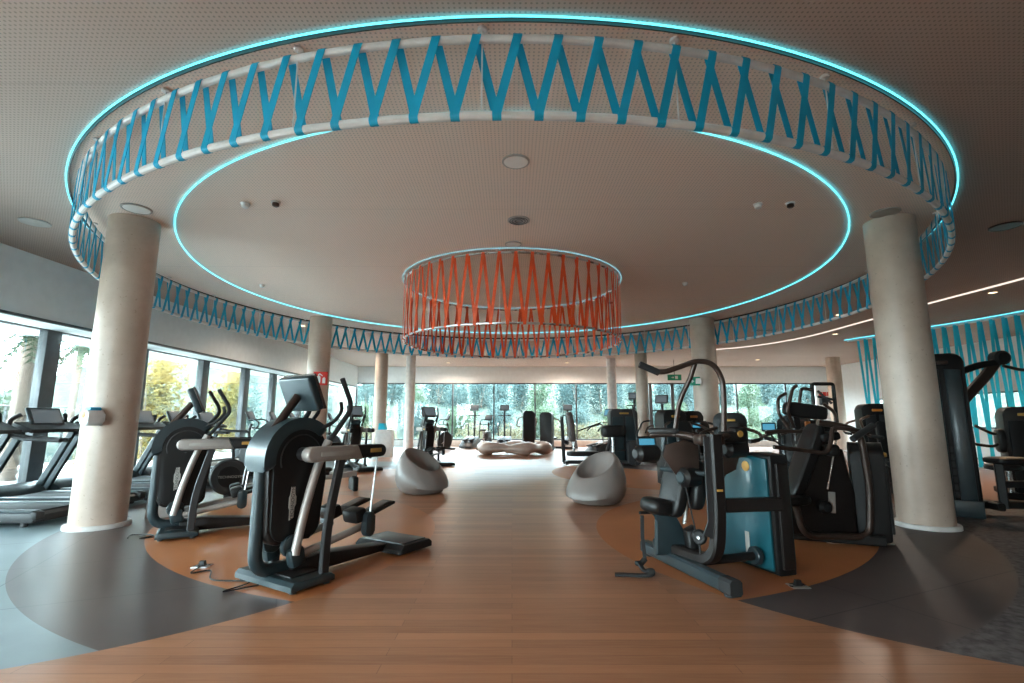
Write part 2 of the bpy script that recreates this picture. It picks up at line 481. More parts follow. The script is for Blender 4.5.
# a pale line of light over the right aisle
o = MB().tube(spline([(9.70, 6.5, ZC-.018), (9.72, 9.1, ZC-.018), (9.62, 11.2, ZC-.018), (9.62, 13.4, ZC-.018), (9.5, 16.0, ZC-.018), (8.6, 18.0, ZC-.018), (7.0, 19.2, ZC-.018)], 8), .018, 6).build('light_line', 'led_white')
tag(o, 'thin pale line of light curving along the ceiling above the right aisle', 'light')

def ceiling_disc(name, x, y, r, mt, label, cat, group=None, ring='plate_light'):
    o = empty(name, label, cat, group, (x, y, ZC))
    MB().lathe([(r*.86, -.001), (r, -.001), (r, -.012), (r*.9, -.018), (r*.86, -.012)], seg=32).build('rim', ring, o)
    MB().disc((0, 0, -.008), r*.87, .012, seg=32, bev=.002).build('cover', mt, o)
    return o
g = 'round discs recessed in the ceiling'
ceiling_disc('ceiling_speaker', .04, 4.81, .145, 'disc_white', 'largest white ceiling disc, nearest above the corridor', 'speaker', g)
o = ceiling_disc('ceiling_vent', .09, 6.35, .15, 'plate_light', 'round ceiling grille between two white discs above the corridor', 'vent', g)
for k in (.05, .09, .12):
    MB().tube(circle_pts(0, 0, k, -.018, 24), .006, 6, closed=True).build('grille_ring', 'frame_grey', o)
ceiling_disc('ceiling_speaker', .02, 7.27, .13, 'disc_white', 'white ceiling disc above the near edge of the orange ring', 'speaker', g)
ceiling_disc('ceiling_speaker', -4.80, 5.98, .17, 'disc_white', 'white ceiling disc above the left front column', 'speaker', g)
ceiling_disc('ceiling_speaker', 4.86, 6.1, .17, 'plate_light', 'ceiling disc above the right front column', 'speaker', g)
ceiling_disc('ceiling_speaker', -6.52, 6.42, .17, 'plate_light', 'ceiling disc at the far left between the LED circle and the windows', 'speaker', g)
ceiling_disc('ceiling_speaker', 6.88, 6.56, .18, 'brown_metal', 'brownish ceiling disc at the right outside the LED circle', 'speaker', g, 'brown_metal')
for x, y, lab in ((10.17, 10.17, 'lit warm downlight nearest the right edge above the strap curtain'), (10.15, 15.3, 'lit warm downlight far along the right ceiling')):
    ceiling_disc('downlight', x, y, .085, 'lamp_warm', lab, 'lamp', 'warm downlights')
for x, y, lab in ((8.9, 10.9, 'dark slotted vent left of the lit right downlight'), (7.6, 14.6, 'dark slotted vent far along the right ceiling')):
    o = empty('ceiling_vent', lab, 'vent', 'slotted ceiling vents', (x, y, ZC))
    MB().box((0, 0, -.012), (.72, .3, .024), bev=.01).build('frame', 'plate_light', o)
    for k in range(6): MB().box((-.26+k*.104, 0, -.027), (.06, .24, .012), bev=.003).build('slat', 'frame_dark', o)
def detector(x, y, lab, dark=True):
    o = empty('smoke_detector', lab, 'detector', 'small detectors on the ceiling', (x, y, ZC))
    MB().lathe([(0, -.001), (.055, -.001), (.055, -.018), (.0, -.018)], seg=20).build('base', 'white_plastic', o)
    MB().lathe([(.04, -.016), (.042, -.05), (.025, -.062), (0, -.062)], seg=20).build('sensor_head', 'brown_metal' if dark else 'white_plastic', o)
detector(-2.93, 5.79, 'dark knobbed smoke detector on the left of the ceiling disc')
detector(-3.33, 5.83, 'flat pale detector just left of the dark one', False)
detector(3.08, 5.85, 'white knobbed detector on the right of the ceiling disc', False)
detector(3.47, 5.82, 'dark small detector right of the white one')
detector(-5.0, 9.6, 'tiny detector near the left of the inner LED circle', False)
detector(3.42, 9.47, 'tiny detector right of the orange ring', False)
detector(2.25, 11.0, 'dark detector hanging just right of the orange ring rim')

# ---------------------------------------------------------------- strap rings
def strap_mb(m, rc, rad, zb, zt, rr, w, t0, dt):
    """one wound strap: up the outside, over the top rail, down the inside, under the bottom rail"""
    path = []
    for k in range(7):
        q = k/6; path.append((t0+dt/2*q, rad+rr+.003, zb+(zt-zb)*q, 0))
    for a in (45, 90, 135):
        path.append((t0+dt/2, rad+(rr+.003)*math.cos(R(a)), zt+(rr+.003)*math.sin(R(a)), a))
    for k in range(7):
        q = k/6; path.append((t0+dt/2+dt/2*q, rad-rr-.003, zt+(zb-zt)*q, 180))
    for a in (225, 270, 315, 345, 375, 400):
        path.append((t0+dt, rad+(rr+.003)*math.cos(R(a)), zb+(rr+.003)*math.sin(R(a)), a))
    rings = []
    for th, r, z, a in path:
        er = Vector((math.cos(th), math.sin(th), 0)); et = Vector((-math.sin(th), math.cos(th), 0)); ez = Vector((0, 0, 1))
        n = er*math.cos(R(a))+ez*math.sin(R(a)); c = Vector((rc[0], rc[1], 0))+er*r+ez*z
        rings.append([m.bm.verts.new(c+et*sx*w/2+n*sn*.002) for sx, sn in ((-1, -1), (1, -1), (1, 1), (-1, 1))])
    for A, B in zip(rings, rings[1:]):
        for j in range(4): m._face([A[j], A[(j+1) % 4], B[(j+1) % 4], B[j]])
    m._face(rings[0]); m._face(rings[-1][::-1])
def strap_ring(name, rad, zb, zt, rr, w, n, mt, label, hangers, railm, off=0):
    o = empty(name, label, 'pendant', None, (RC[0], RC[1], 0))
    MB().tube(circle_pts(0, 0, rad, zt, 200), rr, 10, closed=True).build('top_rail', railm, o)
    MB().tube(circle_pts(0, 0, rad, zb, 200), rr*1.1, 10, closed=True).build('bottom_rail', railm, o)
    for k in range(hangers):
        a = 2*PI*(k+.35)/hangers; x, y = rad*math.cos(a), rad*math.sin(a)
        m = MB().tube([(x, y, zb), (x, y, ZC)], .006, 6); m.disc((x, y, ZC-.012), .035, .024, seg=14)
        m.build('hanger', 'white_paint', o)
    dt = 2*PI/n
    order = sorted(range(n), key=lambda i: math.sin(off+i*dt))   # nearest the camera first
    for q, i in enumerate(order):
        if q < 100:
            m = MB(); strap_mb(m, (0, 0), rad, zb, zt, rr, w, off+i*dt, dt); m.build('strap', mt, o, 50)
    if n > 100:
        m = MB()
        for i in order[100:]: strap_mb(m, (0, 0), rad, zb, zt, rr, w, off+i*dt, dt)
        s = m.build('strap', mt, o, 50); s['kind'] = 'stuff'
    return o
strap_ring('strap_ring', 6.50, 3.31, 3.885, .028, .062, 146, 'strap_blue', 'huge blue strap ring laced between white rails under the ceiling', 30, 'white_paint', .006)
strap_ring('strap_ring', 2.07, 2.77, 3.90, .018, .05, 50, 'strap_orange', 'small orange strap ring hanging in the middle of the ceiling', 10, 'steel', .03)

# strap curtain on the right
cur = empty('strap_curtain', 'cyan strap curtain from ceiling to floor along the right side', 'curtain')
cpath = spline([(13.0, 9.6, 0), (12.85, 11.2, 0), (12.6, 12.8, 0), (12.1, 14.3, 0), (11.7, 15.5, 0), (11.35, 16.5, 0)], 10)
MB().tube([(p.x, p.y, ZC-.05) for p in cpath], .035, 8).build('top_rail', 'white_paint', cur)
MB().tube([(p.x, p.y, .05) for p in cpath], .035, 8).build('bottom_rail', 'white_paint', cur)
m = MB().tube([(p.x-.12, p.y, ZC-.012) for p in cpath], .008, 6).build('led_line', 'led_cyan', cur)
# arc length stations
acc = [0.0]
for a, b in zip(cpath, cpath[1:]): acc.append(acc[-1]+(b-a).length)
def along(s):
    s = max(0, min(acc[-1]-1e-4, s))
    for i in range(len(acc)-1):
        if acc[i+1] >= s:
            q = (s-acc[i])/(acc[i+1]-acc[i]); return cpath[i].lerp(cpath[i+1], q), (cpath[i+1]-cpath[i]).normalized()
s0 = .1
while s0 < acc[-1]-.35:
    for sgn, sh0, sh1 in ((1, 0, .14), (-1, .14, .28)):
        p0, t0 = along(s0+sh0); p1, t1 = along(s0+sh1)
        zz = (ZC-.06, .06) if sgn > 0 else (.06, ZC-.06)
        nrm = Vector((-t0.y, t0.x, 0))*.038*sgn
        m = MB(); rings = []
        for k in range(5):
            q = k/4; c = p0.lerp(p1, q)+nrm; c.z = zz[0]+(zz[1]-zz[0])*q
            nn = nrm.normalized()*.002
            rings.append([m.bm.verts.new(c+t0*.04*a+nn*b) for a, b in ((-1, -1), (1, -1), (1, 1), (-1, 1))])
        for A, B in zip(rings, rings[1:]):
            for j in range(4): m._face([A[j], A[(j+1) % 4], B[(j+1) % 4], B[j]])
        m._face(rings[0]); m._face(rings[-1][::-1])
        m.build('strap', 'strap_cyan', cur)
    s0 += .28

# ---------------------------------------------------------------- the ellipticals
def shear(pts, dx=0, dz=0): return [(p[0]+dx, p[1], p[2]+dz) for p in pts]
def elliptical(label, group):
    """x runs rearward from the front foot, y is the machine's left"""
    o = empty('elliptical_trainer', label, 'elliptical trainer', group)
    b = MB().prism([(.10, .02), (.10, .06), (.13, .085), (.46, .085), (.50, .06), (.50, .02)], -.38, .38, bev=.012)
    for y in (-.33, .33): b.disc((.15, y, .012), .03, .024, seg=14).disc((.45, y, .012), .03, .024, seg=14)
    fp = b.build('front_foot', 'slate', o)
    MB().box((.31, 0, .09), (.26, .5, .014), bev=.006).build('foot_cover', 'black_plastic', fp)
    m = MB().prism([(.3, .03), (.3, .15), (.55, .17), (1.38, .09), (1.38, .03)], -.09, .09, bev=.02)
    m.build('base_beam', 'panel_dark', o)
    m = MB().prism([(1.30, .02), (1.30, .06), (1.35, .10), (1.71, .10), (1.75, .07), (1.75, .02)], -.32, .32, bev=.012)
    rp = m.build('rear_platform', 'black_plastic', o)
    MB().box((1.53, 0, .103), (.34, .54, .012), bev=.005).build('grip_mat', 'slate', rp)
    # front upright: a fat tube that turns into the foot
    MB().tube(bend([(.36, 0, .11), (.03, 0, .12), (.03, 0, .55), (.03, 0, .98)], .16, 8), .052, 14).build('front_upright', 'slate', o)
    hx, hz = .30, .985
    prof = arc(hx, hz, .335, 196, 42, 22)+arc(hx, hz, .235, 42, 196, 20)
    MB().prism(prof, -.135, .135, bev=.035, seg=3).build('shroud', 'slate', o)
    # flywheel housing
    def outline(k):
        top = arc(hx, hz, .275-k, 180, 10, 18)
        return top+[(.565-k, .80), (.53-k, .50)]+arc(.43-k*.5, .42+k, .10, -10, -90, 5)+arc(.17+k*.5, .43+k, .12, 270, 180, 5)
    h = MB().prism(outline(0), -.105, .105, bev=.03, seg=3).build('flywheel_housing', 'panel_dark', o)
    for sy in (-1, 1):
        c = MB().prism(outline(.03), min(sy*.10, sy*.128), max(sy*.10, sy*.128), bev=.018, seg=2).build('side_cover', 'black_plastic', h)
        MB().tube([(x, sy*.129, z) for x, z in arc(hx, hz, .19, 200, 20, 20)], .006, 6).build('cover_ridge', 'charcoal', h)
        pl = MB().prism([(.215, .50), (.255, .52), (.255, .60), (.27, .62), (.27, .68), (.255, .70), (.255, .76), (.22, .76), (.215, .70), (.205, .68), (.205, .6), (.215, .58)], min(sy*.127, sy*.134), max(sy*.127, sy*.134), bev=.002)
        pl.build('logo_plate', 'plate_light', h)
        writing('logo_text', 'TECHNOGYM', .042, 'frame_dark', h, (.2365, sy*.1345, .632), (R(90), R(-90) if sy < 0 else R(90), 0) if sy < 0 else (R(90), R(-90), R(180)))
    # hub axle and suspension beams
    MB().disc((hx, 0, 1.02), .055, .58, (R(90), 0, 0), 20).build('axle', 'charcoal', o)
    for sy in (-1, 1):
        y0, y1 = sy*.235, sy*.335
        lo, hi = min(y0, y1), max(y0, y1)
        m = MB().prism(arc(.27, 1.02, .062, 90, 270, 8)+[(.78, .962), (.72, 1.08)], lo, hi, bev=.018, seg=3)
        sb = m.build('suspension_beam', 'silver', o)
        MB().box((.50, sy*.337, 1.02), (.34, .008, .035), bev=.004).build('beam_groove', 'plate_light', sb)
        m = MB().prism([(.72, 1.08), (.78, .962), (.98, .965)]+arc(1.0, 1.02, .056, -70, 70, 6)+[(.98, 1.078)], lo, hi, bev=.016, seg=3)
        m.build('beam_cap', 'black_plastic', sb)
        MB().box((.92, sy*.337, 1.025), (.13, .008, .036), bev=.003).build('badge', 'gold', sb)
        # support strut from foot to beam
        MB().tube(bend([(.42, sy*.33, .07), (.43, sy*.33, .45), (.56, sy*.30, .97)], .3, 8), 0, sec=(.022, .038), up=(1, 0, 0)).build('support_strut', 'charcoal', o)
        # moving lever with its handle
        dx = .0 if sy < 0 else -.10
        lv = MB().tube(spline(shear([(.24, sy*.20, .24), (.30, sy*.2, .55), (.40, sy*.2, .90), (.50, sy*.2, 1.12)], dx*.3), 7), .036, 12).build('moving_lever', 'silver', o)
        MB().tube(bend(shear([(.48, sy*.2, 1.08), (.70, sy*.22, 1.38), (.69, sy*.23, 1.46), (.57, sy*.25, 1.66)], dx), .08, 6), .022, 10).build('hand_grip', 'rubber', lv)
        # fixed bar under the console
        MB().tube(bend([(.42, sy*.10, 1.2), (.58, sy*.16, 1.28), (.66, sy*.16, 1.38), (.64, sy*.16, 1.46)], .05, 5), .017, 10).build('fixed_grip', 'rubber', o)
        # pedal arm, joint, rod, pedal
        a = MB().tube([(.27, sy*.17, .22), (.9, sy*.20, .34)], .032, 12).build('pedal_arm', 'silver', o)
        MB().box((.27, sy*.17, .22), (.13, .10, .15), (0, R(-15), 0), .03).build('arm_joint', 'slate', a)
        MB().prism(rrect(.86, .27, .96, .48, .04), min(sy*.25, sy*.32), max(sy*.25, sy*.32), bev=.012).build('swing_block', 'slate', a)
        MB().tube([(.985, sy*.285, .97), (.925, sy*.285, .45)], .0085, 8).build('suspension_rod', 'steel', o)
        m = MB().box((1.06, sy*.17, .46), (.44, .17, .03), (0, R(-14), 0), .012)
        m.box((.85, sy*.17, .45), (.13, .20, .12), (0, R(-14), 0), .03)
        p = m.build('pedal', 'black_plastic', o)
        MB().box((1.13, sy*.17, .498), (.2, .12, .008), (0, R(-14), 0), .003).build('pedal_pad', 'grey_vinyl', p)
        MB().disc((.25, sy*.13, .30), .085, .05, (R(90), 0, 0)).build('crank', 'slate', o)
    MB().tube([(.10, 0, 1.20), (.31, 0, 1.50)], .036, 12).build('console_stalk', 'brown_metal', o)
    # console faces the user at the rear
    q = (0, R(-24), 0)
    c = MB().box((.34, 0, 1.525), (.075, .43, .31), q, .022, 3).build('console', 'slate', o)
    MB().box((.378, 0, 1.542), (.02, .44, .32), q, .008).build('console_bezel', 'brown_metal', c)
    MB().box((.390, 0, 1.548), (.006, .38, .24), q, .002).build('screen', 'screen_grey', c)
    MB().box((.31, 0, 1.57), (.035, .16, .02), q, .004).build('back_vent', 'plate_light', c)
    return o
ge = 'elliptical trainers'
ell = elliptical('big elliptical trainer in the left foreground, its console back to the viewer', ge)
def face(d): return math.atan2(d[1], d[0])
ell.location = (-2.02, 4.04, 0); ell.rotation_euler = (0, 0, face((.53, .85)))
clone(ell, 'second elliptical trainer, standing just right of the left front column', (-4.12, 5.85, 0), face((.86, .51)))
clone(ell, 'distant elliptical trainer beside the white lidded bin', (-4.6, 14.2, 0), face((.6, -.8)))
clone(ell, 'farthest elliptical trainer, behind the left pod seat', (-2.75, 15.7, 0), face((.5, -.87)))

# power cables on the floor by the ellipticals
def cord(pts, label, r=.006, nm='power_cord'):
    o = MB().tube(spline(pts, 8), r, 6).build(nm, 'black_plastic'); return tag(o, label, 'cord')
cord([(-2.0, 4.16, .012), (-2.2, 4.02, .008), (-2.12, 4.25, .008), (-2.45, 4.30, .008), (-2.62, 4.55, .008), (-2.74, 4.48, .008), (-2.78, 4.66, .008)], 'thin black power cord curling on the floor left of the big elliptical')
cord([(-3.98, 5.78, .012), (-4.1, 5.72, .008), (-4.06, 5.88, .008), (-4.32, 5.9, .008), (-4.25, 5.74, .008)], 'black cord behind the foot of the second elliptical')
def floor_socket(x, y, label):
    o = empty('floor_socket', label, 'socket', 'steel floor sockets', (x, y, 0))
    MB().box((0, 0, .004), (.14, .12, .008), bev=.002).build('plate', 'steel', o)
    MB().prism([(-.03, .008), (.03, .008), (.02, .05), (-.02, .05)], -.02, .02, bev=.006).build('plug', 'black_plastic', o)
floor_socket(-2.78, 4.70, 'steel floor socket with a black plug left of the big elliptical')
floor_socket(2.26, 4.16, 'steel floor socket in front of the teal cabinet')
floor_socket(3.95, 5.52, 'floor socket at the edge of the orange floor behind the black press machine')

# ---------------------------------------------------------------- treadmills
def treadmill(label, group):
    """x runs from the window end (0) to the rear of the belt"""
    o = empty('treadmill', label, 'treadmill', group)
    m = MB().prism([(.1, .05), (.1, .17), (2.05, .17), (2.1, .13), (2.1, .05)], -.40, .40, bev=.015)
    for x in (.2, 1.95):
        for y in (-.34, .34): m.disc((x, y, .027), .04, .054, seg=12)
    d = m.build('deck', 'charcoal', o)
    MB().box((1.2, 0, .176), (1.72, .52, .014), bev=.004).build('belt', 'rubber', d)
    for y in (-.335, .335):
        MB().box((1.18, y, .182), (1.8, .12, .03), bev=.010).build('side_rail', 'slate', d)
        MB().box((2.09, y, .13), (.09, .13, .11), bev=.025).build('rear_cap', 'black_plastic', d)
    m = MB().prism([(0, .05), (.0, .22), (.10, .31), (.30, .33), (.5, .24), (.56, .17), (.56, .05)], -.42, .42, bev=.035, seg=3)
    m.build('motor_hood', 'slate', o)
    for y in (-.43, .43):
        MB().tube(bend([(.30, y, .06), (.36, y, .22), (.80, y, 1.10), (.78, y, 1.17)], .08, 5), 0, sec=(.03, .05), up=(1, 0, 0)).build('upright', 'slate', o)
    # dashboard and swept handrails
    m = MB().prism([(.66, 1.12), (.62, 1.20), (.70, 1.27), (.98, 1.16), (.98, 1.12)], -.46, .46, bev=.03, seg=3)
    c = m.build('dashboard', 'charcoal', o)
    MB().box((.72, 0, 1.345), (.045, .56, .30), (0, R(-25), 0), .03, 3).build('console', 'slate', c)
    MB().box((.742, 0, 1.355), (.012, .46, .22), (0, R(-25), 0), .003).build('screen', 'screen_grey', c)
    for y in (-.45, .45):
        MB().tube(bend([(.70, y*.8, 1.38), (.62, y, 1.30), (.66, y*1.03, 1.14), (.92, y*1.03, 1.04), (1.55, y*1.0, 1.01)], .16, 7), .032, 10).build('handrail', 'charcoal', o)
    MB().tube([(.95, -.45, 1.13), (.95, .45, 1.13)], .022, 10).build('cross_grip', 'rubber', o)
    return o
gt = 'treadmills along the left windows'
tm = treadmill('treadmill nearest at the far left, cut by the frame, only its rail and deck showing', gt)
tm.location = (-7.95, 6.7, 0)
names = ['treadmill with its screen showing left of the left front column', 'treadmill half hidden behind the left front column',
         'treadmill whose dashboard shows just right of the left front column', 'treadmill behind the second elliptical',
         'treadmill behind the round flywheel of the rower']
for i, lab in enumerate(names):
    y = 7.75+i*1.02
    clone(tm, lab, (-7.95, y, 0), 0)

# ---------------------------------------------------------------- upright bikes with looped handlebars
def bike(label, group):
    """x runs from the front foot to the saddle"""
    o = empty('exercise_bike', label, 'exercise bike', group)
    m = MB().box((.08, 0, .05), (.12, .56, .09), bev=.03).box((1.05, 0, .05), (.11, .50, .09), bev=.03).box((.56, 0, .06), (1.0, .11, .08), bev=.02)
    m.build('base', 'charcoal', o)
    MB().prism(arc(.42, .50, .30, 200, 20, 14)+[(.78, .40), (.80, .20), (.66, .10), (.2, .10), (.13, .25)], -.09, .09, bev=.03, seg=3).build('flywheel_housing', 'charcoal', o)
    MB().tube([(.78, 0, .14), (.88, 0, .82)], .034, 12).build('seat_post', 'steel', o)
    MB().prism([(.70, -.05), (.74, -.06), (.98, -.14), (1.04, -.1), (1.04, .1), (.98, .14), (.74, .06), (.70, .05)], .82, .90, 'z', bev=.03, seg=3).build('saddle', 'vinyl', o)
    MB().tube(bend([(.34, 0, .70), (.28, 0, 1.0), (.34, 0, 1.20)], .1, 5), .04, 12).build('handle_post', 'charcoal', o)
    h = [(.36, 0, 1.10), (.46, -.14, 1.08), (.60, -.24, 1.10), (.66, -.25, 1.22), (.52, -.24, 1.31), (.36, -.15, 1.30), (.30, 0, 1.28)]
    pts = h+[(x, -y, z) for x, y, z in h[-2:0:-1]]
    P = []
    n = len(pts)
    for i in range(n):
        p0, p1, p2, p3 = (Vector(pts[(i+k-1) % n]) for k in range(4))
        for k in range(5):
            q = k/5; P.append(.5*((2*p1)+(p2-p0)*q+(2*p0-5*p1+4*p2-p3)*q*q+(3*p1-p0-3*p2+p3)*q**3))
    MB().tube(P, .018, 8, closed=True).build('looped_handlebar', 'rubber', o)
    c = MB().box((.30, 0, 1.40), (.05, .34, .26), (0, R(-28), 0), .02).build('console', 'charcoal', o)
    MB().box((.328, 0, 1.412), (.008, .28, .18), (0, R(-28), 0), .002).build('screen', 'screen_grey', c)
    for sy in (-1, 1):
        k = MB().tube([(.52, sy*.10, .36), (.52+sy*.13, sy*.12, .36-sy*.10)], .018, 8).build('crank_arm', 'steel', o)
        MB().box((.52+sy*.13, sy*.19, .36-sy*.10), (.10, .11, .03), bev=.01).build('pedal', 'rubber', k)
    return o
gk = 'exercise bikes with looped handlebars'
bk = bike('exercise bike with a looped handlebar nearest the rower, left of the big elliptical', gk)
bk.location = (-7.2, 13.2, 0); bk.rotation_euler = (0, 0, R(0))
clone(bk, 'exercise bike left of the big elliptical console, in front of the window post', (-7.1, 14.2, 0), R(4))
clone(bk, 'exercise bike seen under the big elliptical console', (-7.0, 15.2, 0), R(4))
clone(bk, 'exercise bike just right of the big elliptical console', (-6.9, 16.2, 0), R(6))
clone(bk, 'exercise bike left of the distant elliptical, by the left glass corner', (-6.6, 17.3, 0), R(6))
clone(bk, 'exercise bike at the back window right of the farthest elliptical', (-2.6, 22.4, 0), R(215), gk)
clone(bk, 'exercise bike at the back window left of the blob bench', (-.95, 22.9, 0), R(250), gk)

# rower with the round flywheel
o = empty('rowing_machine', 'rowing machine with a dark round flywheel disc behind the second elliptical', 'rowing machine', None, (-4.75, 8.55, 0), R(30))
c = MB().disc((0, 0, .36), .29, .15, (R(90), 0, 0), 40, .03).build('flywheel', 'charcoal', o)
MB().disc((0, -.078, .36), .17, .012, (R(90), 0, 0), 32, .004).build('hub_cover', 'black_plastic', c)
writing('logo_text', 'TECHNOGYM', .058, 'plate_light', c, (0.02, -.086, .36), (R(90), 0, 0))
MB().tube(bend([(.0, 0, .12), (.55, 0, .22), (2.1, 0, .30)], .2), 0, sec=(.04, .05)).build('rail', 'silver', o)
MB().box((.0, 0, .04), (.12, .56, .07), bev=.02).box((-.0, 0, .10), (.10, .12, .12), bev=.02).build('front_foot', 'black_plastic', o)
MB().box((2.05, 0, .13), (.10, .42, .26), bev=.03).build('rear_foot', 'black_plastic', o)
MB().pad((1.5, 0, .40), (.30, .30, .09)).box((1.5, 0, .335), (.2, .12, .06), bev=.01).build('seat', 'vinyl', o)
for sy in (-1, 1): MB().box((.5, sy*.17, .30), (.28, .11, .03), (0, R(-40), 0), .01).box((.42, sy*.17, .24), (.10, .12, .10), bev=.02).build('foot_plate', 'slate', o)
MB().tube([(.42, -.26, .50), (.42, .26, .50)], .016, 8).tube([(.42, 0, .50), (.15, 0, .42)], .008, 6).build('pull_handle', 'rubber', o)
MB().tube([(.05, 0, .60), (.0, 0, 1.0)], .025, 10).build('console_post', 'charcoal', o)

# grey bin behind the second elliptical
o = empty('waste_bin', 'grey metal bin standing just right of the left front column', 'bin', None, (-4.78, 7.05, 0), R(20))
MB().prism([(-.17, .0), (.17, .0), (.13, .62), (-.13, .62)], -.15, .15, bev=.015).build('body', 'silver', o)
MB().box((0, 0, .635), (.27, .31, .03), bev=.01).build('lid', 'slate', o)
# wipe dispenser on the column
o = empty('wipe_dispenser', 'white wipe dispenser with blue wipes fixed on the left front column', 'dispenser', None, (-5.06, 6.02, 1.34), R(-20))
MB().prism(rrect(-.075, -.11, .10, .075, .05), -.09, .09, bev=.025, seg=3).build('case', 'white_plastic', o)
MB().prism(rrect(-.05, .06, .07, .11, .02), -.06, .06, bev=.01).build('wipes', 'blue_bag', o)
MB().prism(arc(.0, .02, .04, 0, 360, 14)[:-1], -.094, -.088, bev=.002).build('opening', 'orange_metal', o)

# ---------------------------------------------------------------- pod seats and the blob bench
def pod(label, loc, rz, group):
    """egg shaped seat cut by a slanting scooped opening, opening towards +x"""
    m = MB(); rings = []; n = 48
    lv = [(.0, .25), (.006, .31), (.03, .37), (.12, .44), (.26, .475), (.42, .475), (.58, .44), (.72, .385), (.82, .33)]
    def cut(x): return .58-.62*x          # height of the rim plane
    for z, r in lv:
        row = []
        for k in range(n):
            a = 2*PI*k/n; x, y = r*math.cos(a)*1.0, r*math.sin(a)
            zz = min(z, cut(x)+.0) if z > .2 else z
            if z > .2: zz = z*(cut(x)/.82)
            row.append(m.bm.verts.new((x, y, zz)))
        rings.append(row)
    r0 = lv[-1][1]
    for rr, dz in ((.305, .012), (.285, -.004), (.265, -.06), (.22, -.14), (.15, -.20), (.07, -.225)):
        row = []
        for k in range(n):
            a = 2*PI*k/n; x, y = rr*math.cos(a), rr*math.sin(a)
            row.append(m.bm.verts.new((x, y, cut(x)+dz)))
        rings.append(row)
    for A, B in zip(rings, rings[1:]):
        for j in range(n): m._face([A[j], A[(j+1) % n], B[(j+1) % n], B[j]])
    m._face(rings[0][::-1]); m._face(rings[-1])
    o = m.build('pod_seat', 'pod_grey', None, 60)
    o.location = loc; o.rotation_euler = (0, 0, rz); return tag(o, label, 'seat', group)
gp = 'grey pod seats on the corridor floor'
pod('grey egg shaped pod seat left of the corridor, opening to the right', (-1.63, 9.25, 0), R(-35), gp)
pod('grey egg shaped pod seat right of the corridor, its hollow towards the viewer', (1.34, 8.15, 0), R(222), gp)
m = MB(); n = 96; mseg = 16; rg = []
for k in range(n):
    a = 2*PI*k/n; rx, ry = 1.12, .62; w = .27+.07*math.sin(5*a+.6); hh = .21+.05*math.sin(5*a+.6)
    cx, cy = rx*math.cos(a)*(1+.06*math.cos(5*a)), ry*math.sin(a)*(1+.08*math.cos(5*a)); dr = Vector((math.cos(a), math.sin(a)*1.2, 0)).normalized()
    row = []
    for j in range(mseg):
        b = 2*PI*j/mseg; zz = math.sin(b); zz = zz if zz > 0 else zz*(.95 if math.cos(5*a+1) > -.2 else .55)
        row.append(m.bm.verts.new((cx+dr.x*w*math.cos(b), cy+dr.y*w*math.cos(b), .21+hh*zz+.04)))
    rg.append(row)
for i in range(n):
    A, B = rg[i], rg[(i+1) % n]
    for j in range(mseg): m._face([A[j], A[(j+1) % mseg], B[(j+1) % mseg], B[j]])
o = m.build('blob_bench', 'bench_tan', None, 80); o.location = (.02, 18.9, 0)
tag(o, 'low wavy ring shaped tan bench in the middle before the back windows', 'bench')
# white lidded bin by the distant elliptical
o = empty('waste_bin', 'white bin with a bright teal lid behind the distant elliptical', 'bin', None, (-4.55, 18.0, 0))
MB().prism(rrect(-.28, 0, .28, .95, .03), -.22, .22, bev=.02).build('body', 'white_plastic', o)
MB().prism([(-.22, .95), (.05, .95), (.0, 1.18), (-.2, 1.18)], -.16, .16, bev=.03).build('lid', 'strap_cyan', o)

# ---------------------------------------------------------------- the teal multi gym in the right foreground
u = empty('multi_gym', 'tall multi gym with a teal weight cabinet in the right foreground', 'gym machine', None, (1.64, 4.35, 0))
fb = MB().tube([(-.33, .78, .075), (-.02, -.40, .075)], 0, sec=(.05, .055)).build('base_beam', 'slate', u)
MB().tube([(-.03, -.36, .075), (.005, -.49, .075)], 0, sec=(.053, .058)).build('end_cap', 'rubber', fb)
MB().disc((-.02, -.42, .012), .04, .024, seg=14).disc((-.31, .70, .012), .04, .024, seg=14).build('foot', 'rubber', fb)
ms = MB().tube(bend([(-.27, .55, .155), (.02, -.10, .155), (.055, -.12, .50), (.055, -.12, 1.18)], .20, 9), 0, sec=(.045, .055), up=(.95, .25, .01)).build('mast', 'panel_dark', u)
MB().tube([(-.045, -.13, .36), (-.0, -.14, .48), (.004, -.14, 1.16)], 0, sec=(.006, .045), up=(1, 0, 0)).build('edge_trim', 'charcoal', ms)
MB().box((.055, -.178, .73), (.05, .004, .018), bev=.002).build('badge', 'gold', ms)
MB().tube([(.055, -.10, .60), (.62, -.02, .60)], 0, sec=(.035, .055)).build('cross_bar', 'panel_dark', u)
lb = MB().tube([(-.05, .02, .13), (.50, .12, .16)], .035, 12).build('lower_bar', 'black_plastic', u)
MB().disc((.44, .11, .155), .075, .05, (0, R(90), R(12))).build('pivot_disc', 'slate', lb)
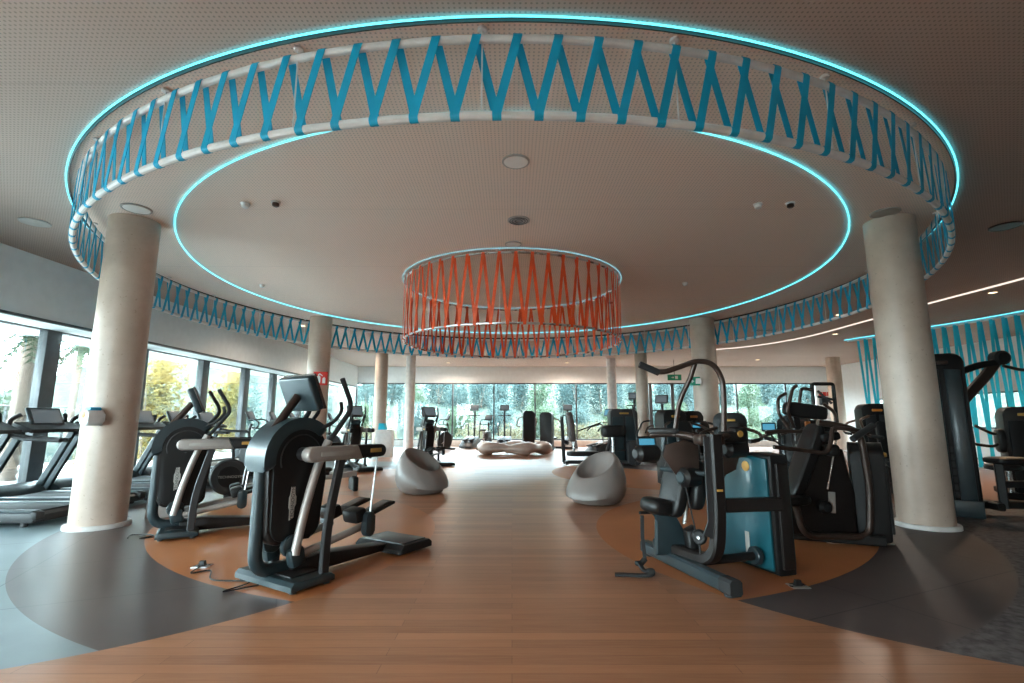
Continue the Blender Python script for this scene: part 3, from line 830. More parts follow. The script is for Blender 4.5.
# weight cabinet: its long side faces left, its narrow end faces the viewer
A = R(17)
prof = [(0, .02), (0, 1.0), (.20, 1.015), (.40, 1.0), (.46, .96), (.60, .72), (.68, .62), (.70, .54), (.70, .02)]
def turned(mb):
    mt_ = Matrix.Translation((.555, -.02, 0)) @ Matrix.Rotation(R(90)+A, 4, 'Z')
    bmesh.ops.transform(mb.bm, matrix=mt_, verts=mb.bm.verts[:]); return mb
cb = turned(MB().prism(prof, -.205, -.012, bev=.02)).build('weight_cabinet', 'black_plastic', u)
p2 = [(.03, .05), (.03, .965), (.20, .985), (.38, .97), (.44, .93), (.58, .70), (.655, .60), (.67, .53), (.67, .05)]
turned(MB().prism(p2, -.012, .016, bev=.012)).build('side_panel', 'teal_panel', cb)
turned(MB().prism(p2, -.235, -.205, bev=.012)).build('side_panel', 'teal_panel', cb)
turned(MB().disc((.26, .019, .89), .045, .006, (R(90), 0, 0), 24, .002)).build('badge', 'gold', cb)
turned(MB().box((.30, .018, .22), (.05, .005, .20), bev=.002)).build('sticker', 'plate_light', cb)
turned(MB().box((-.012, -.11, .5), (.03, .12, .86), bev=.008)).build('front_slot', 'panel_dark', cb)
# shoulder: a dark cross head with sweeping bars and two metal shields
hd = MB().tube(spline([(-.36, .30, 1.165), (-.15, .20, 1.175), (.05, .0, 1.13), (.22, .02, 1.16), (.36, .10, 1.17)], 8), .03, 12)
hd.box((.05, -.02, 1.13), (.22, .20, .09), bev=.03)
hd.build('cross_head', 'brown_metal', u)
MB().box((-.26, .24, 1.20), (.26, .14, .05), (0, 0, R(-22)), .02).build('head_cover', 'charcoal', u)
MB().box((.34, .08, 1.17), (.14, .14, .14), (0, 0, R(15)), .04).box((.25, .06, 1.15), (.16, .12, .10), bev=.03).build('pivot_housing', 'black_plastic', u)
MB().disc((.335, .0, 1.18), .028, .012, (R(90), 0, R(15)), 20, .003).build('orange_cap', 'gold', u)
for pts, yy, rz in (([(-.30, .98), (-.27, 1.08), (-.10, 1.12), (.02, 1.08), (.02, .88), (-.06, .80), (-.18, .80)], .16, 0), ([(.10, 1.08), (.30, 1.06), (.40, .98), (.36, .86), (.24, .80), (.12, .86)], .20, 0)):
    MB().prism(pts, yy-.012, yy+.012, bev=.006).build('shield_plate', 'brown_metal', u)
for c in ((-.42, .22, 1.00), (.36, .18, 1.04)):
    r = MB().disc(c, .075, .24, (0, R(90), R(20)), 24, .03).build('arm_roller', 'vinyl', u)
    MB().disc((c[0]-.115, c[1]-.045, c[2]), .045, .02, (0, R(90), R(20)), 20).build('roller_cap', 'charcoal', r)
MB().tube(spline([(.34, .18, 1.02), (.44, .30, .98), (.52, .45, .97), (.62, .50, .98)], 5), .022, 8).build('roller_arm', 'black_plastic', u)
MB().tube([(-.26, .22, 1.14), (-.28, .22, 1.02)], .02, 8).build('roller_arm', 'slate', u)
# pull-down handles
h1 = MB().tube(bend([(.21, .05, 1.14), (.235, .05, 1.45), (.235, .05, 1.66), (.16, .05, 1.80), (.02, .05, 1.825), (-.32, .05, 1.705), (-.50, .05, 1.79)], .12, 7), .024, 12).build('pull_down_bar', 'brown_metal', u)
MB().tube([(-.33, .05, 1.715), (-.50, .05, 1.79)], .030, 12).build('hand_grip', 'rubber', h1)
h2 = MB().tube(bend([(-.17, .20, 1.16), (-.13, .16, 1.46), (-.03, .10, 1.68), (.0, .06, 1.80)], .14, 6), .022, 12).build('pull_down_arm', 'brown_metal', u)
# little console
cn = MB().box((-.37, .42, 1.09), (.19, .03, .11), (R(-8), 0, R(8)), .012).build('console', 'black_plastic', u)
MB().box((-.369, .402, 1.09), (.15, .008, .07), (R(-8), 0, R(8)), .002).build('screen', 'screen_blue', cn)
# seat column, seat and back pads
MB().prism([(-.36, .10), (-.31, .40), (-.38, .47), (-.27, .49), (-.15, .43), (-.08, .30), (-.07, .12)], .30, .38, bev=.02).build('seat_column', 'slate', u)
MB().prism([(-.10, .13), (-.12, .34), (-.04, .38), (.0, .30), (.0, .13)], .16, .30, bev=.04, seg=3).build('column_cover', 'black_plastic', u)
MB().tube([(-.20, .36, .40), (-.16, .34, .62)], .018, 8).tube([(-.09, .30, .38), (-.06, .28, .60)], .018, 8).build('seat_post', 'steel', u)
MB().tube([(-.30, .34, .47), (-.50, .25, .48)], .014, 8).build('seat_lever', 'black_plastic', u)
MB().pad((-.33, .30, .53), (.26, .28, .15), (0, R(12), R(20)), 3).build('seat', 'vinyl', u)
MB().pad((-.15, .32, .71), (.13, .30, .56), (0, R(16), R(22)), 4).build('back_pad', 'vinyl', u)
MB().pad((.02, .32, .72), (.13, .30, .44), (0, R(8), R(10)), 4).build('chest_pad', 'vinyl', u)
rl = MB().disc((-.07, .16, .80), .085, .20, (0, R(90), R(25)), 24, .03).build('leg_roller', 'vinyl', u)
MB().disc((-.163, .117, .80), .05, .02, (0, R(90), R(25)), 20).build('roller_cap', 'slate', rl)
MB().tube([(-.28, .30, .86), (.05, .06, .835)], .022, 10).build('roller_bar', 'slate', u)
pu = MB().disc((-.07, -.0, .33), .062, .05, (0, R(90), R(60)), 24, .015).build('pulley', 'black_plastic', u)
MB().disc((-.085, -.028, .33), .018, .02, (0, R(90), R(60)), 14).build('axle', 'steel', pu)
MB().tube([(-.07, .0, .14), (-.07, .0, .27)], .008, 6).tube([(-.09, .03, .38), (-.12, .12, .72)], .006, 6).build('cable', 'rubber', u)
# strap that hangs from the seat lever down to the floor
st = MB().tube([(1.155, 4.58, .462), (1.150, 4.575, .28), (1.16, 4.56, .10)], 0, sec=(.016, .003), up=(0, 1, 0))
st.tube(spline([(1.16, 4.56, .10), (1.10, 4.52, .06), (1.08, 4.47, .10), (1.12, 4.44, .04), (1.17, 4.42, .05), (1.15, 4.36, .03), (1.05, 4.36, .025), (.92, 4.38, .025), (.86, 4.39, .022)], 6), 0, sec=(.028, .010))
o = st.build('ankle_strap', 'rubber'); tag(o, 'black ankle strap hanging down onto the floor left of the multi gym', 'strap')

# ---------------------------------------------------------------- selector machines
def tower(o, x, y, w, d, h, mt='black_plastic', logo='gold', rz=0, lean=0, guards='slate'):
    """weight stack housing with two front covers and a rounded head; its front faces -y"""
    def tr(mb):
        bmesh.ops.transform(mb.bm, matrix=Matrix.Translation((x, y, 0)) @ Matrix.Rotation(rz, 4, 'Z'), verts=mb.bm.verts[:]); return mb
    b = tr(MB().prism([(-w/2, .02), (-w/2, h-.14)]+arc(-w/2+.13, h-.13, .13, 180, 90, 5)+arc(w/2-.13, h-.13, .13, 90, 0, 5)+[(w/2, .02)], -d/2+.03, d/2, bev=.03)).build('weight_tower', mt, o)
    for sx in (-1, 1):
        q = [(sx*.03, .10), (sx*.03, h-.22), (sx*(w/2-.05), h-.24), (sx*(w/2-.05), .10)]
        tr(MB().prism(q, -d/2, -d/2+.04, bev=.012)).build('front_cover', guards, b)
    m = MB()
    for k in range(8): m.box((0, -d/2+.045, .20+k*.10), (.055, .03, .09), bev=.006)
    tr(m).build('weight_stack', 'charcoal', b)
    tr(MB().box((0, -d/2+.015, h-.13), (w*.34, .05, .05), bev=.015)).build('badge', logo, b)
    return b
def base(o, pts, z=.07, mt='black_plastic'):
    m = MB()
    for a, b in pts: m.tube([(a[0], a[1], z), (b[0], b[1], z)], 0, sec=(.045, .05))
    return m.build('base_frame', mt, o)
gs = 'weight stack machines'

# black press machine with the looped tube frame
o = empty('chest_press', 'black press machine with a looped brown tube frame right of the teal cabinet', 'gym machine', gs, (3.35, 5.55, 0))
base(o, [((-.40, .15), (.48, -.22)), ((-.1, .1), (.45, .9)), ((.05, .75), (.7, .75))])
MB().tube(bend([(-.36, -.10, .50), (-.30, -.13, .10), (.05, -.15, .10), (.37, -.16, .10), (.42, -.16, .60), (.38, -.16, 1.18), (.14, -.13, 1.25), (-.04, -.12, 1.27)], .13, 8), .035, 12).build('loop_frame', 'brown_metal', o)
sh = MB().prism([(-.42, .08), (-.38, .48), (-.12, .92), (.06, 1.02), (.30, .98), (.36, .50), (.38, .08)], .0, .14, bev=.04, seg=3).build('side_shroud', 'panel_dark', o)
MB().box((.10, -.012, .42), (.075, .012, .22), (0, R(4), 0), .003).build('sticker', 'plate_light', sh)
MB().tube([(.06, -.02, .56), (.20, -.03, 1.08)], .010, 8).build('lever_rod', 'steel', o)
MB().disc((-.02, -.06, .38), .07, .12, (R(90), 0, 0), 24, .03).build('pivot_knob', 'vinyl', o)
MB().pad((-.17, -.02, .86), (.12, .30, .86), (0, R(24), 0), 5).build('back_pad', 'vinyl', o)
MB().pad((-.40, -.05, .46), (.40, .36, .11), (0, R(-4), 0), 4).build('seat', 'vinyl', o)
tower(o, .62, .12, .36, .34, 1.05, 'black_plastic', 'gold', R(60), 0, 'black_plastic')
for k, pts in enumerate(([(-.62, -.28, 1.02), (-.42, -.28, 1.0), (-.05, -.26, .95), (.02, -.24, 1.10), (.06, -.2, 1.22), (.28, -.2, 1.20), (.44, -.2, 1.16)], [(-.50, .10, 1.16), (-.30, .10, 1.18), (-.1, .12, 1.16), (.05, .12, 1.20)], [(.20, -.30, 1.10), (.34, -.26, 1.17), (.50, -.2, 1.24)])):
    a = MB().tube(bend(pts, .10, 6), .022 if k < 2 else .034, 12).build('press_arm', 'brown_metal' if k < 2 else 'charcoal', o)
MB().box((.05, -.10, 1.12), (.20, .22, .09), (0, R(-10), 0), .03).build('arm_hub', 'black_plastic', o)
MB().pad((.06, -.16, .98), (.13, .13, .13)).build('arm_bumper', 'vinyl', o)

# shoulder press with upright handles behind it
o = empty('shoulder_press', 'black shoulder press with raised double handles behind the looped frame machine', 'gym machine', gs, (3.98, 6.95, 0))
base(o, [((-.5, .0), (.6, .0)), ((-.3, -.45), (-.3, .45)), ((.5, -.35), (.5, .35))])
MB().tube(bend([(.02, 0, .08), (.02, .1, .9), (.0, .1, 1.40)], .2), 0, sec=(.05, .06), up=(1, 0, 0)).build('upright', 'panel_dark', o)
MB().pad((.05, -.08, 1.42), (.58, .16, .20), (0, R(8), 0), 5).build('head_box', 'black_plastic', o)
for pts in ([(-.32, -.10, 1.10), (-.20, -.14, 1.16), (-.36, -.16, 1.38), (-.34, -.14, 1.60), (-.20, -.10, 1.66)],
            [(-.14, -.12, 1.20), (-.26, -.20, 1.42), (-.16, -.20, 1.72), (-.10, -.2, 1.76)], [(-.04, -.10, 1.45), (-.02, -.16, 1.74), (.12, -.16, 1.70)],
            [(.30, -.08, 1.05), (.42, -.12, 1.12), (.44, -.12, 1.40), (.30, -.1, 1.52)]):
    MB().tube(bend(pts, .07, 6), .022, 10).build('press_handle', 'brown_metal', o)
MB().tube(bend([(.24, .02, 1.40), (.24, .02, 1.80), (.54, .02, 1.80), (.54, .02, 1.20)], .04, 5), .025, 10).build('top_frame', 'black_plastic', o)
MB().tube([(.30, .0, 1.62), (.50, .0, 1.58)], .018, 8).tube([(.30, .0, 1.70), (.42, -.1, 1.52)], .018, 8).box((.34, -.05, 1.55), (.10, .08, .10), bev=.02).build('linkage', 'charcoal', o)
MB().pad((-.10, -.20, .82), (.14, .34, .80), (0, R(18), 0), 5).build('back_pad', 'vinyl', o)
MB().pad((-.30, -.2, .46), (.42, .40, .11), (0, R(-4), 0), 4).build('seat', 'vinyl', o)
tower(o, .40, .40, .42, .34, 1.30, 'black_plastic', 'gold', 0, 0, 'panel_dark')
MB().box((.20, .14, 1.22), (.07, .05, .12), bev=.015).build('stop_block', 'orange_metal', o)

# leg curl with seat, roller and weight stack in the middle distance
o = empty('leg_curl', 'seated leg machine with a tall brown back pad behind the right pod seat', 'gym machine', gs, (2.5, 14.6, 0))
base(o, [((-1.02, 0), (1.0, -.1)), ((-.95, -.35), (-.95, .35)), ((.98, -.5), (.98, .4))], .10, 'charcoal')
MB().tube([(-1.0, .0, .1), (-1.05, .0, 1.4)], 0, sec=(.03, .05), up=(1, 0, 0)).build('back_post', 'charcoal', o)
MB().pad((-.80, -.05, 1.10), (.20, .46, .86), (0, R(-7), 0), 5).build('back_pad', 'grey_vinyl', o)
MB().tube([(-.70, 0, .30), (-.72, 0, .74)], .04, 10).build('pad_post', 'steel', o)
MB().pad((-.45, 0, .34), (.95, .44, .15), (0, 0, 0), 5).build('seat', 'vinyl', o)
MB().tube([(-.62, -.2, .98), (.05, -.25, 1.22)], .02, 8).build('side_lever', 'black_plastic', o)
MB().pad((.40, -.1, .98), (.66, .40, .34), (0, R(-3), 0), 5).build('leg_pad', 'vinyl', o)
MB().tube([(.42, 0, .12), (.42, 0, .86)], .05, 10).build('pad_post', 'steel', o)
MB().tube([(.20, -.05, .30), (.42, .05, .85)], .05, 10).tube([(.50, -.1, .42), (1.0, -.2, .48)], .022, 8).build('leg_lever', 'charcoal', o)
MB().prism(rrect(.78, .05, 1.12, .72, .08), -.42, -.16, bev=.04).build('cam_housing', 'charcoal', o)
MB().tube(bend([(1.10, -.2, .1), (1.06, -.2, 1.0), (.98, -.2, 1.72)], .3), .025, 8).tube(bend([(1.08, -.2, .9), (1.25, -.2, 1.25), (1.50, -.2, 1.28)], .1), .022, 8).build('side_handle', 'black_plastic', o)
tower(o, .80, .35, .80, .5, 1.62, 'charcoal', 'gold', 0, 0, 'slate')

# tall dark tower at the right with its lever arm
o = empty('lever_press', 'tall dark weight tower with a raised lever arm right of the right front column', 'gym machine', gs, (6.12, 7.05, 0))
o.rotation_euler = (0, 0, R(-38))
tower(o, 0, 0, .50, .42, 2.22, 'black_plastic', 'brown_metal', 0, 0, 'slate')
MB().prism([(-.25, .02), (.25, .02), (.25, .24), (-.25, .24)], -.24, -.20, bev=.02).build('lower_window', 'slate', o)
MB().tube([(.22, .14, 1.58), (.50, .30, 1.92), (.66, .36, 2.16)], 0, sec=(.05, .06)).build('lever_arm', 'brown_metal', o)
MB().tube(bend([(.20, .1, 1.96), (.42, .2, 2.06), (.66, .34, 2.10)], .1), 0, sec=(.04, .045)).build('upper_arm', 'black_plastic', o)
MB().disc((.67, .37, 2.16), .10, .20, (R(90), 0, R(25)), 24, .03).build('pivot_drum', 'black_plastic', o)
MB().tube(bend([(.70, .38, 2.05), (.92, .56, 1.98), (1.2, .76, 2.03), (1.5, .98, 1.98)], .12), .022, 10).build('pull_bar', 'brown_metal', o)
base(o, [((0, .1), (1.3, 1.05)), ((.45, .15), (.20, .62))], .14)
MB().tube([(.50, .40, .10), (.50, .40, .72)], 0, sec=(.04, .05), up=(1, 0, 0)).build('seat_post', 'black_plastic', o)
MB().pad((.62, .5, .74), (.52, .36, .10), (0, 0, R(35)), 4).build('seat', 'vinyl', o)
MB().tube([(.50, .40, .42), (1.15, .92, .42)], 0, sec=(.035, .045)).build('cross_bar', 'black_plastic', o)

# machine cut by the right edge of the frame
o = empty('row_machine', 'black weight tower machine cut by the right edge of the frame', 'gym machine', gs, (8.75, 8.6, 0)); o.rotation_euler = (0, 0, R(-30))
tower(o, .0, .0, .56, .44, 1.52, 'panel_dark', 'gold', 0, 0, 'black_plastic')
base(o, [((-.3, -.5), (-.3, .6)), ((-.3, .2), (.3, .2)), ((-.5, -.5), (.4, -.5))])
MB().pad((-.42, -.38, .52), (.46, .36, .11), (0, 0, 0), 4).build('seat', 'vinyl', o)
MB().tube([(-.35, -.35, .08), (-.35, -.35, .5)], .04, 10).build('seat_post', 'steel', o)
MB().tube(bend([(-.30, -.1, 1.1), (-.45, -.3, 1.05), (-.70, -.4, 1.2)], .1), .025, 8).tube(bend([(-.30, -.1, .95), (-.5, -.4, .85), (-.8, -.5, .9)], .1), .025, 8).build('pull_handle', 'brown_metal', o)
MB().pad((-.36, -.22, .95), (.12, .30, .40), (0, 0, 0), 4).build('chest_pad', 'vinyl', o)

# a generic seated machine for the rows further back
def seated(label, x, y, rz, h=1.5, head='gold', screen=False, cover='slate'):
    o = empty('weight_machine', label, 'gym machine', gs, (x, y, 0), rz)
    tower(o, 0, 0, .52, .42, h, 'black_plastic', head, 0, 0, cover)
    base(o, [((0, -.2), (0, -1.25)), ((-.32, -1.25), (.32, -1.25)), ((-.3, .0), (.3, .0))])
    MB().tube([(0, -.75, .1), (0, -.75, .44)], .045, 10).build('seat_post', 'steel', o)
    MB().pad((0, -.78, .49), (.42, .44, .11), (0, 0, 0), 4).build('seat', 'vinyl', o)
    MB().pad((0, -.50, .92), (.34, .12, .72), (R(-8), 0, 0), 5).build('back_pad', 'vinyl', o)
    MB().tube([(0, -.42, .35), (0, -.36, 1.2)], 0, sec=(.04, .04), up=(1, 0, 0)).build('back_post', 'charcoal', o)
    for sx in (-1, 1):
        a = MB().tube(bend([(sx*.2, -.30, h-.25), (sx*.42, -.45, h-.32), (sx*.46, -.80, 1.02), (sx*.34, -.98, .98)], .12, 6), .026, 10).build('press_arm', 'brown_metal', o)
        MB().tube([(sx*.40, -.90, 1.0), (sx*.28, -1.06, .98)], .030, 10).build('hand_grip', 'rubber', a)
    if screen:
        c = MB().box((-.36, -.75, 1.18), (.22, .05, .15), (R(-10), 0, 0), .012).build('console', 'black_plastic', o)
        MB().box((-.36, -.778, 1.185), (.18, .006, .10), (R(-10), 0, 0), .002).build('screen', 'screen_blue', c)
        MB().tube([(-.36, -.74, 1.12), (-.30, -.55, .95), (-.1, -.4, .8)], .016, 8).build('console_arm', 'charcoal', o)
    return o
seated('black seated machine behind the multi gym, its tower right of the thick column', 3.3, 10.4, R(12), 1.50, 'gold', False)
seated('machine with a blue screen above the teal cabinet, standing behind it', 5.0, 8.9, R(-30), 1.36, 'gold', True)
seated('black weight tower rising directly behind the teal cabinet', 3.72, 8.55, R(-25), 1.42, 'gold', False)
seated('black machine with an orange badge between the teal cabinet and the shoulder press', 6.0, 10.6, R(-20), 1.40, 'orange_metal', False)
seated('black weight tower machine in front of the cyan strap curtain, with an orange badge', 7.3, 10.1, R(-15), 1.62, 'orange_metal', False, 'charcoal')
seated('distant black machine behind the strap tower, half hidden by the right front column', 8.7, 12.2, R(-40), 1.55, 'gold', False)
seated('dark machine behind the strap curtain at the right edge', 12.0, 11.0, R(30), 1.5, 'gold', False)
seated('machine with a small blue screen standing just left of the thick right column', 4.1, 11.6, R(15), 1.5, 'orange_metal', True)
seated('grey machine far back, left of the leg machine by the window', 1.5, 21.5, R(160), 1.62, 'plate_light', False)
seated('grey machine at the back window right of the blob bench', .75, 22.8, R(185), 1.7, 'plate_light', False)

# tall console trainers by the back windows
def stepper(label, x, y, rz, h=2.0, sc_='screen_grey'):
    o = empty('stair_climber', label, 'climber', 'climbers by the back windows', (x, y, 0), rz)
    MB().prism([(0, .03), (0, .22), (.25, .55), (.75, .40), (1.1, .12), (1.1, .03)], -.32, .32, bev=.03).build('base', 'charcoal', o)
    for sy in (-1, 1):
        MB().box((.75, sy*.16, .42), (.40, .20, .05), (0, R(12), 0), .015).build('step', 'rubber', o)
        MB().tube(bend([(.15, sy*.28, .40), (.12, sy*.30, 1.15), (.70, sy*.30, 1.05), (.85, sy*.3, .9)], .12, 6), .026, 10).build('handrail', 'charcoal', o)
    MB().tube([(.1, 0, .4), (.06, 0, h-.22)], .045, 12).build('console_post', 'charcoal', o)
    c = MB().box((.08, 0, h-.14), (.06, .42, .28), (0, R(-15), 0), .02).build('console', 'charcoal', o)
    MB().box((.113, 0, h-.132), (.006, .34, .20), (0, R(-15), 0), .002).build('screen', sc_, c)
    MB().tube([(.10, -.3, h-.5), (.10, .3, h-.5)], .02, 8).build('cross_grip', 'rubber', o)
    return o
stepper('tall climber with a blue screen behind the leg machine', 3.6, 18.3, R(210), 1.7, 'screen_blue')
stepper('tallest climber console between the grey machine and the weight stack', 4.75, 19.3, R(250), 2.35)
stepper('tall climber right of the grey weight stack, before the beige column', 4.9, 16.2, R(235), 2.1)
stepper('climber at the back window between two exercise bikes', -1.75, 23.9, R(250), 2.0)
stepper('climber at the back window just left of the fourth window post', -.35, 23.6, R(270), 2.0)
stepper('climber at the back window just right of the blob bench', 2.6, 23.4, R(270), 2.0)

# ---------------------------------------------------------------- signs
def sign(name, label, x, y, z, w, h, mt, rz, cat='sign'):
    o = empty(name, label, cat, 'safety signs', (x, y, z), rz)
    MB().box((0, 0, 0), (w, .02, h), bev=.003).build('board', mt, o); return o
o = sign('fire_sign', 'red fire extinguisher sign on the left middle column', -4.83, 12.46, 2.33, .34, .34, 'sign_red', R(12))
m = MB().prism(rrect(-.09, -.12, .0, .06, .03), -.014, -.011, bev=0).prism([(-.06, .06), (-.03, .06), (-.03, .10), (.05, .06), (.05, .08), (-.02, .13), (-.06, .10)], -.014, -.011, bev=0)
m.prism([(.05, -.12), (.12, -.12), (.12, .0), (.09, .04), (.05, .0)], -.014, -.011, bev=0); m.build('pictogram', 'white_paint', o)
def exit_sign(label, x, y, z, rz, w=.40, h=.22):
    o = sign('exit_sign', label, x, y, z, w, h, 'sign_green', rz)
    m = MB().prism([(.02*w/.4, -.07), (.15, -.07), (.15, .07), (.02, .07)], -.014, -.011, bev=0)
    m.prism([(-.15, -.01), (-.08, -.01), (-.08, -.05), (-.02, .0), (-.08, .05), (-.08, .01), (-.15, .01)], -.014, -.011, bev=0)
    m.build('pictogram', 'white_paint', o); return o
exit_sign('green exit sign hanging over the glass door, left of the thick right column', 7.3, 22.2, 3.18, 0, .62, .26)
MB().tube([(0, 0, .13), (0, 0, .785)], .012, 6).build('hanger', 'frame_grey', bpy.data.objects['exit_sign'])
exit_sign('small green exit sign fixed on the left side of the thick right column', 4.70, 12.70, 2.28, R(-20), .24, .22)
# notice board at the far right back
o = empty('notice_board', 'white notice board with small red signs on the far right back wall', 'board', None, (15.7, YB-.021, 1.9))
MB().box((0, 0, 0), (.62, .04, 1.1), bev=.006).build('board', 'white_paint', o)
for k in range(3): MB().box((-.2+k*.2, -.03, .68), (.16, .02, .2), bev=.004).build('red_panel', 'sign_red', o)
# gym ball
o = MB().lathe([(0, 0)]+[(.31*math.sin(PI*k/16), .31-.31*math.cos(PI*k/16)) for k in range(1, 16)]+[(0, .62)], seg=32).build('gym_ball', 'strap_cyan', None, 180)
o.location = (8.4, 15.2, 0); tag(o, 'bright cyan gym ball behind the shoulder press', 'ball')

SKY, SUN, EXPO, AISLE = 8.0, 4.5, 2.0, 120
behind = 'unseen warm fill lamp added behind the viewer'
DOWN = [(x, y, e, behind) for x, y, e in ((0, -3.0, 50), (-3.5, -3.0, 50), (-3.5, -.6, 50))]  # fill lamps added out of view to warm the near room
DOWN += [(-6.0, 13.9, 40, 'added fill downlight over the bikes along the left windows'), (-6.0, 18.5, 50, 'added fill downlight over the far left corner'),  # both added to brighten the left wall
         (-3.0, 23.2, 120, 'downlight over the back windows at left'), (2.6, 23.2, 120, 'downlight over the back windows in the middle'), (6.2, 23.0, 120, 'downlight over the back windows at right'), (11.0, 22.0, 120, 'downlight over the far right corner'), (8.4, 12.4, 70, 'added fill downlight over the machines by the strap curtain')]  # the last one is added for more light on the right side

# ---------------------------------------------------------------- outdoors
struct('ground', MB().box((3, 30, -.35), (160, 140, .3), bev=0), 'ground')
struct('terrace_left', MB().box((-12.2, 10, -.17), (6.6, 46, .1), bev=0), 'paving')
struct('bounce_strip_back', MB().box((4, 26.3, -.17), (30, 2.2, .1), bev=0), 'paving')  # unseen pale strip added to bounce daylight up to the ceiling
def bank(name, x0, x1, ys, hs, nx=40, seed=1):
    m = MB(); rnd = random.Random(seed); g = []
    for i in range(nx+1):
        x = x0+(x1-x0)*i/nx
        g.append([m.bm.verts.new((x+rnd.uniform(-.3, .3), y, h+(rnd.uniform(-.25, .25) if 0 < h else 0)+.5*math.sin(x*.21+y*.1)*min(1, h/4))) for y, h in zip(ys, hs)])
    for A, B in zip(g, g[1:]):
        for j in range(len(ys)-1): m._face([A[j], A[j+1], B[j+1], B[j]])
    return struct(name, m, 'hill')
bank('hillside', -40, 60, [28, 31, 35, 40, 48, 60, 75], [-.19, .35, 1.4, 3.4, 7.0, 10.5, 13])
m = MB(); g = []; rnd = random.Random(3)
for i in range(31):
    y = -6+i*1.9
    g.append([m.bm.verts.new((x, y+rnd.uniform(-.3, .3), h+(rnd.uniform(-.2, .2) if h > .4 else 0))) for x, h in ((-16.5, -.19), (-19, .35), (-24, 1.3), (-32, 2.2), (-45, 3.0))])
for A, B in zip(g, g[1:]):
    for j in range(4): m._face([A[j], B[j], B[j+1], A[j+1]])
struct('bank_left', m, 'hill')

struct_right = MB(); g = []; rnd = random.Random(5)
for i in range(21):
    y = 6+i*1.6
    g.append([struct_right.bm.verts.new((x, y+rnd.uniform(-.3, .3), h+(rnd.uniform(-.2, .2) if h > .4 else 0))) for x, h in ((18.5, -.19), (20.5, .6), (24, 2.2), (29, 4.5), (36, 7.5))])
for A, B in zip(g, g[1:]):
    for j in range(4): struct_right._face([A[j], A[j+1], B[j+1], B[j]])
struct('bank_right', struct_right, 'hill')

def leaf_cluster(rx, rz, n, size, seed):
    """leaves on an uneven rounded crown, standing on z=0"""
    rnd = random.Random(seed); m = MB()
    lumps = [(Vector((rnd.uniform(-.55, .55)*rx, rnd.uniform(-.55, .55)*rx, rz*rnd.uniform(.25, .8))), rnd.uniform(.3, .55)) for _ in range(9)]
    for k in range(n):
        c, s = rnd.choice(lumps); d = Vector((rnd.gauss(0, 1), rnd.gauss(0, 1), rnd.gauss(0, 1))).normalized()
        p = c+Vector((d.x*rx*s, d.y*rx*s, d.z*rz*s))*rnd.uniform(.75, 1.05)
        if p.z < .03: p.z = rnd.uniform(.03, .3)
        u = Vector((rnd.gauss(0, 1), rnd.gauss(0, 1), rnd.gauss(0, 1))).normalized(); v = u.cross(d)
        if v.length < .1: continue
        v.normalize(); L = size*rnd.uniform(.6, 1.3); wd = L*.38; up = d*L*.15
        q = [p-u*L, p+v*wd+up, p+u*L, p-v*wd+up]
        m._face([m.bm.verts.new(x) for x in q])
    return m
def stems(h, seed):
    rnd = random.Random(seed); m = MB()
    for k in range(5):
        a = rnd.uniform(0, 6.28); m.tube(spline([(0, 0, -.05), (.08*math.cos(a), .08*math.sin(a), h*.4), (.4*math.cos(a), .4*math.sin(a), h*.8)], 3), .035, 6, r1=.012)
    return m
protos = {}
def shrub(kind, mt, x, y, z, s, label, group, rz):
    key = (kind, mt)
    if key not in protos:
        o = empty('shrub', label, 'shrub', group)
        rx, rz_, n, sz = {'bushy': (1.1, 1.9, 5200, .055), 'tall': (1.0, 3.2, 7000, .06), 'low': (.9, .9, 2600, .05)}[kind]
        leaf_cluster(rx, rz_, n, sz, len(protos)+5).build('foliage', mt, o, 180)
        stems(rz_*.8, len(protos)+50).build('stem', 'bark', o)
        protos[key] = o
    else: o = copy_tree(protos[key])
    o.location = (x, y, z); o.rotation_euler = (0, 0, rz); o.scale = (s, s, s); o['label'] = label; o['group'] = group
    return o
rnd = random.Random(11)
pane = ['leftmost', 'second', 'third', 'fourth', 'fifth', 'sixth', 'seventh', 'eighth', 'ninth', 'tenth', 'eleventh', 'last']
gb = 'bushes on the bank behind the back windows'
for i in range(12):
    xm = (bx[i]+bx[i+1])/2
    k = 27.6/25
    rightish = i >= 9
    shrub('low', 'grass_gold' if not rightish else 'leaf_green', xm*k+rnd.uniform(-.3, .3), 27.6, -.2, rnd.uniform(1.0, 1.35),
          'low pale bush right outside the %s back window pane from the left' % pane[i], gb, rnd.uniform(0, 6))
    shrub('tall', 'leaf_green' if i % 3 == 1 else 'leaf_blue', xm*34.5/25-1.1, 34.5, 1.2, rnd.uniform(.85, 1.15),
          'tall bush left of the highest one behind the %s back window pane from the left' % pane[i], gb, rnd.uniform(0, 6))
    k = 31.0/25
    shrub('bushy', 'leaf_blue' if i % 2 else 'leaf_green', xm*k-.9, 31, .2, rnd.uniform(1.0, 1.3),
          'bluish green bush left of centre behind the %s back window pane from the left' % pane[i], gb, rnd.uniform(0, 6))
    shrub('tall', 'leaf_blue', xm*37/25+.6, 37, 1.5, rnd.uniform(1.0, 1.4),
          'tall hazy bush highest up behind the %s back window pane from the left' % pane[i], gb, rnd.uniform(0, 6))
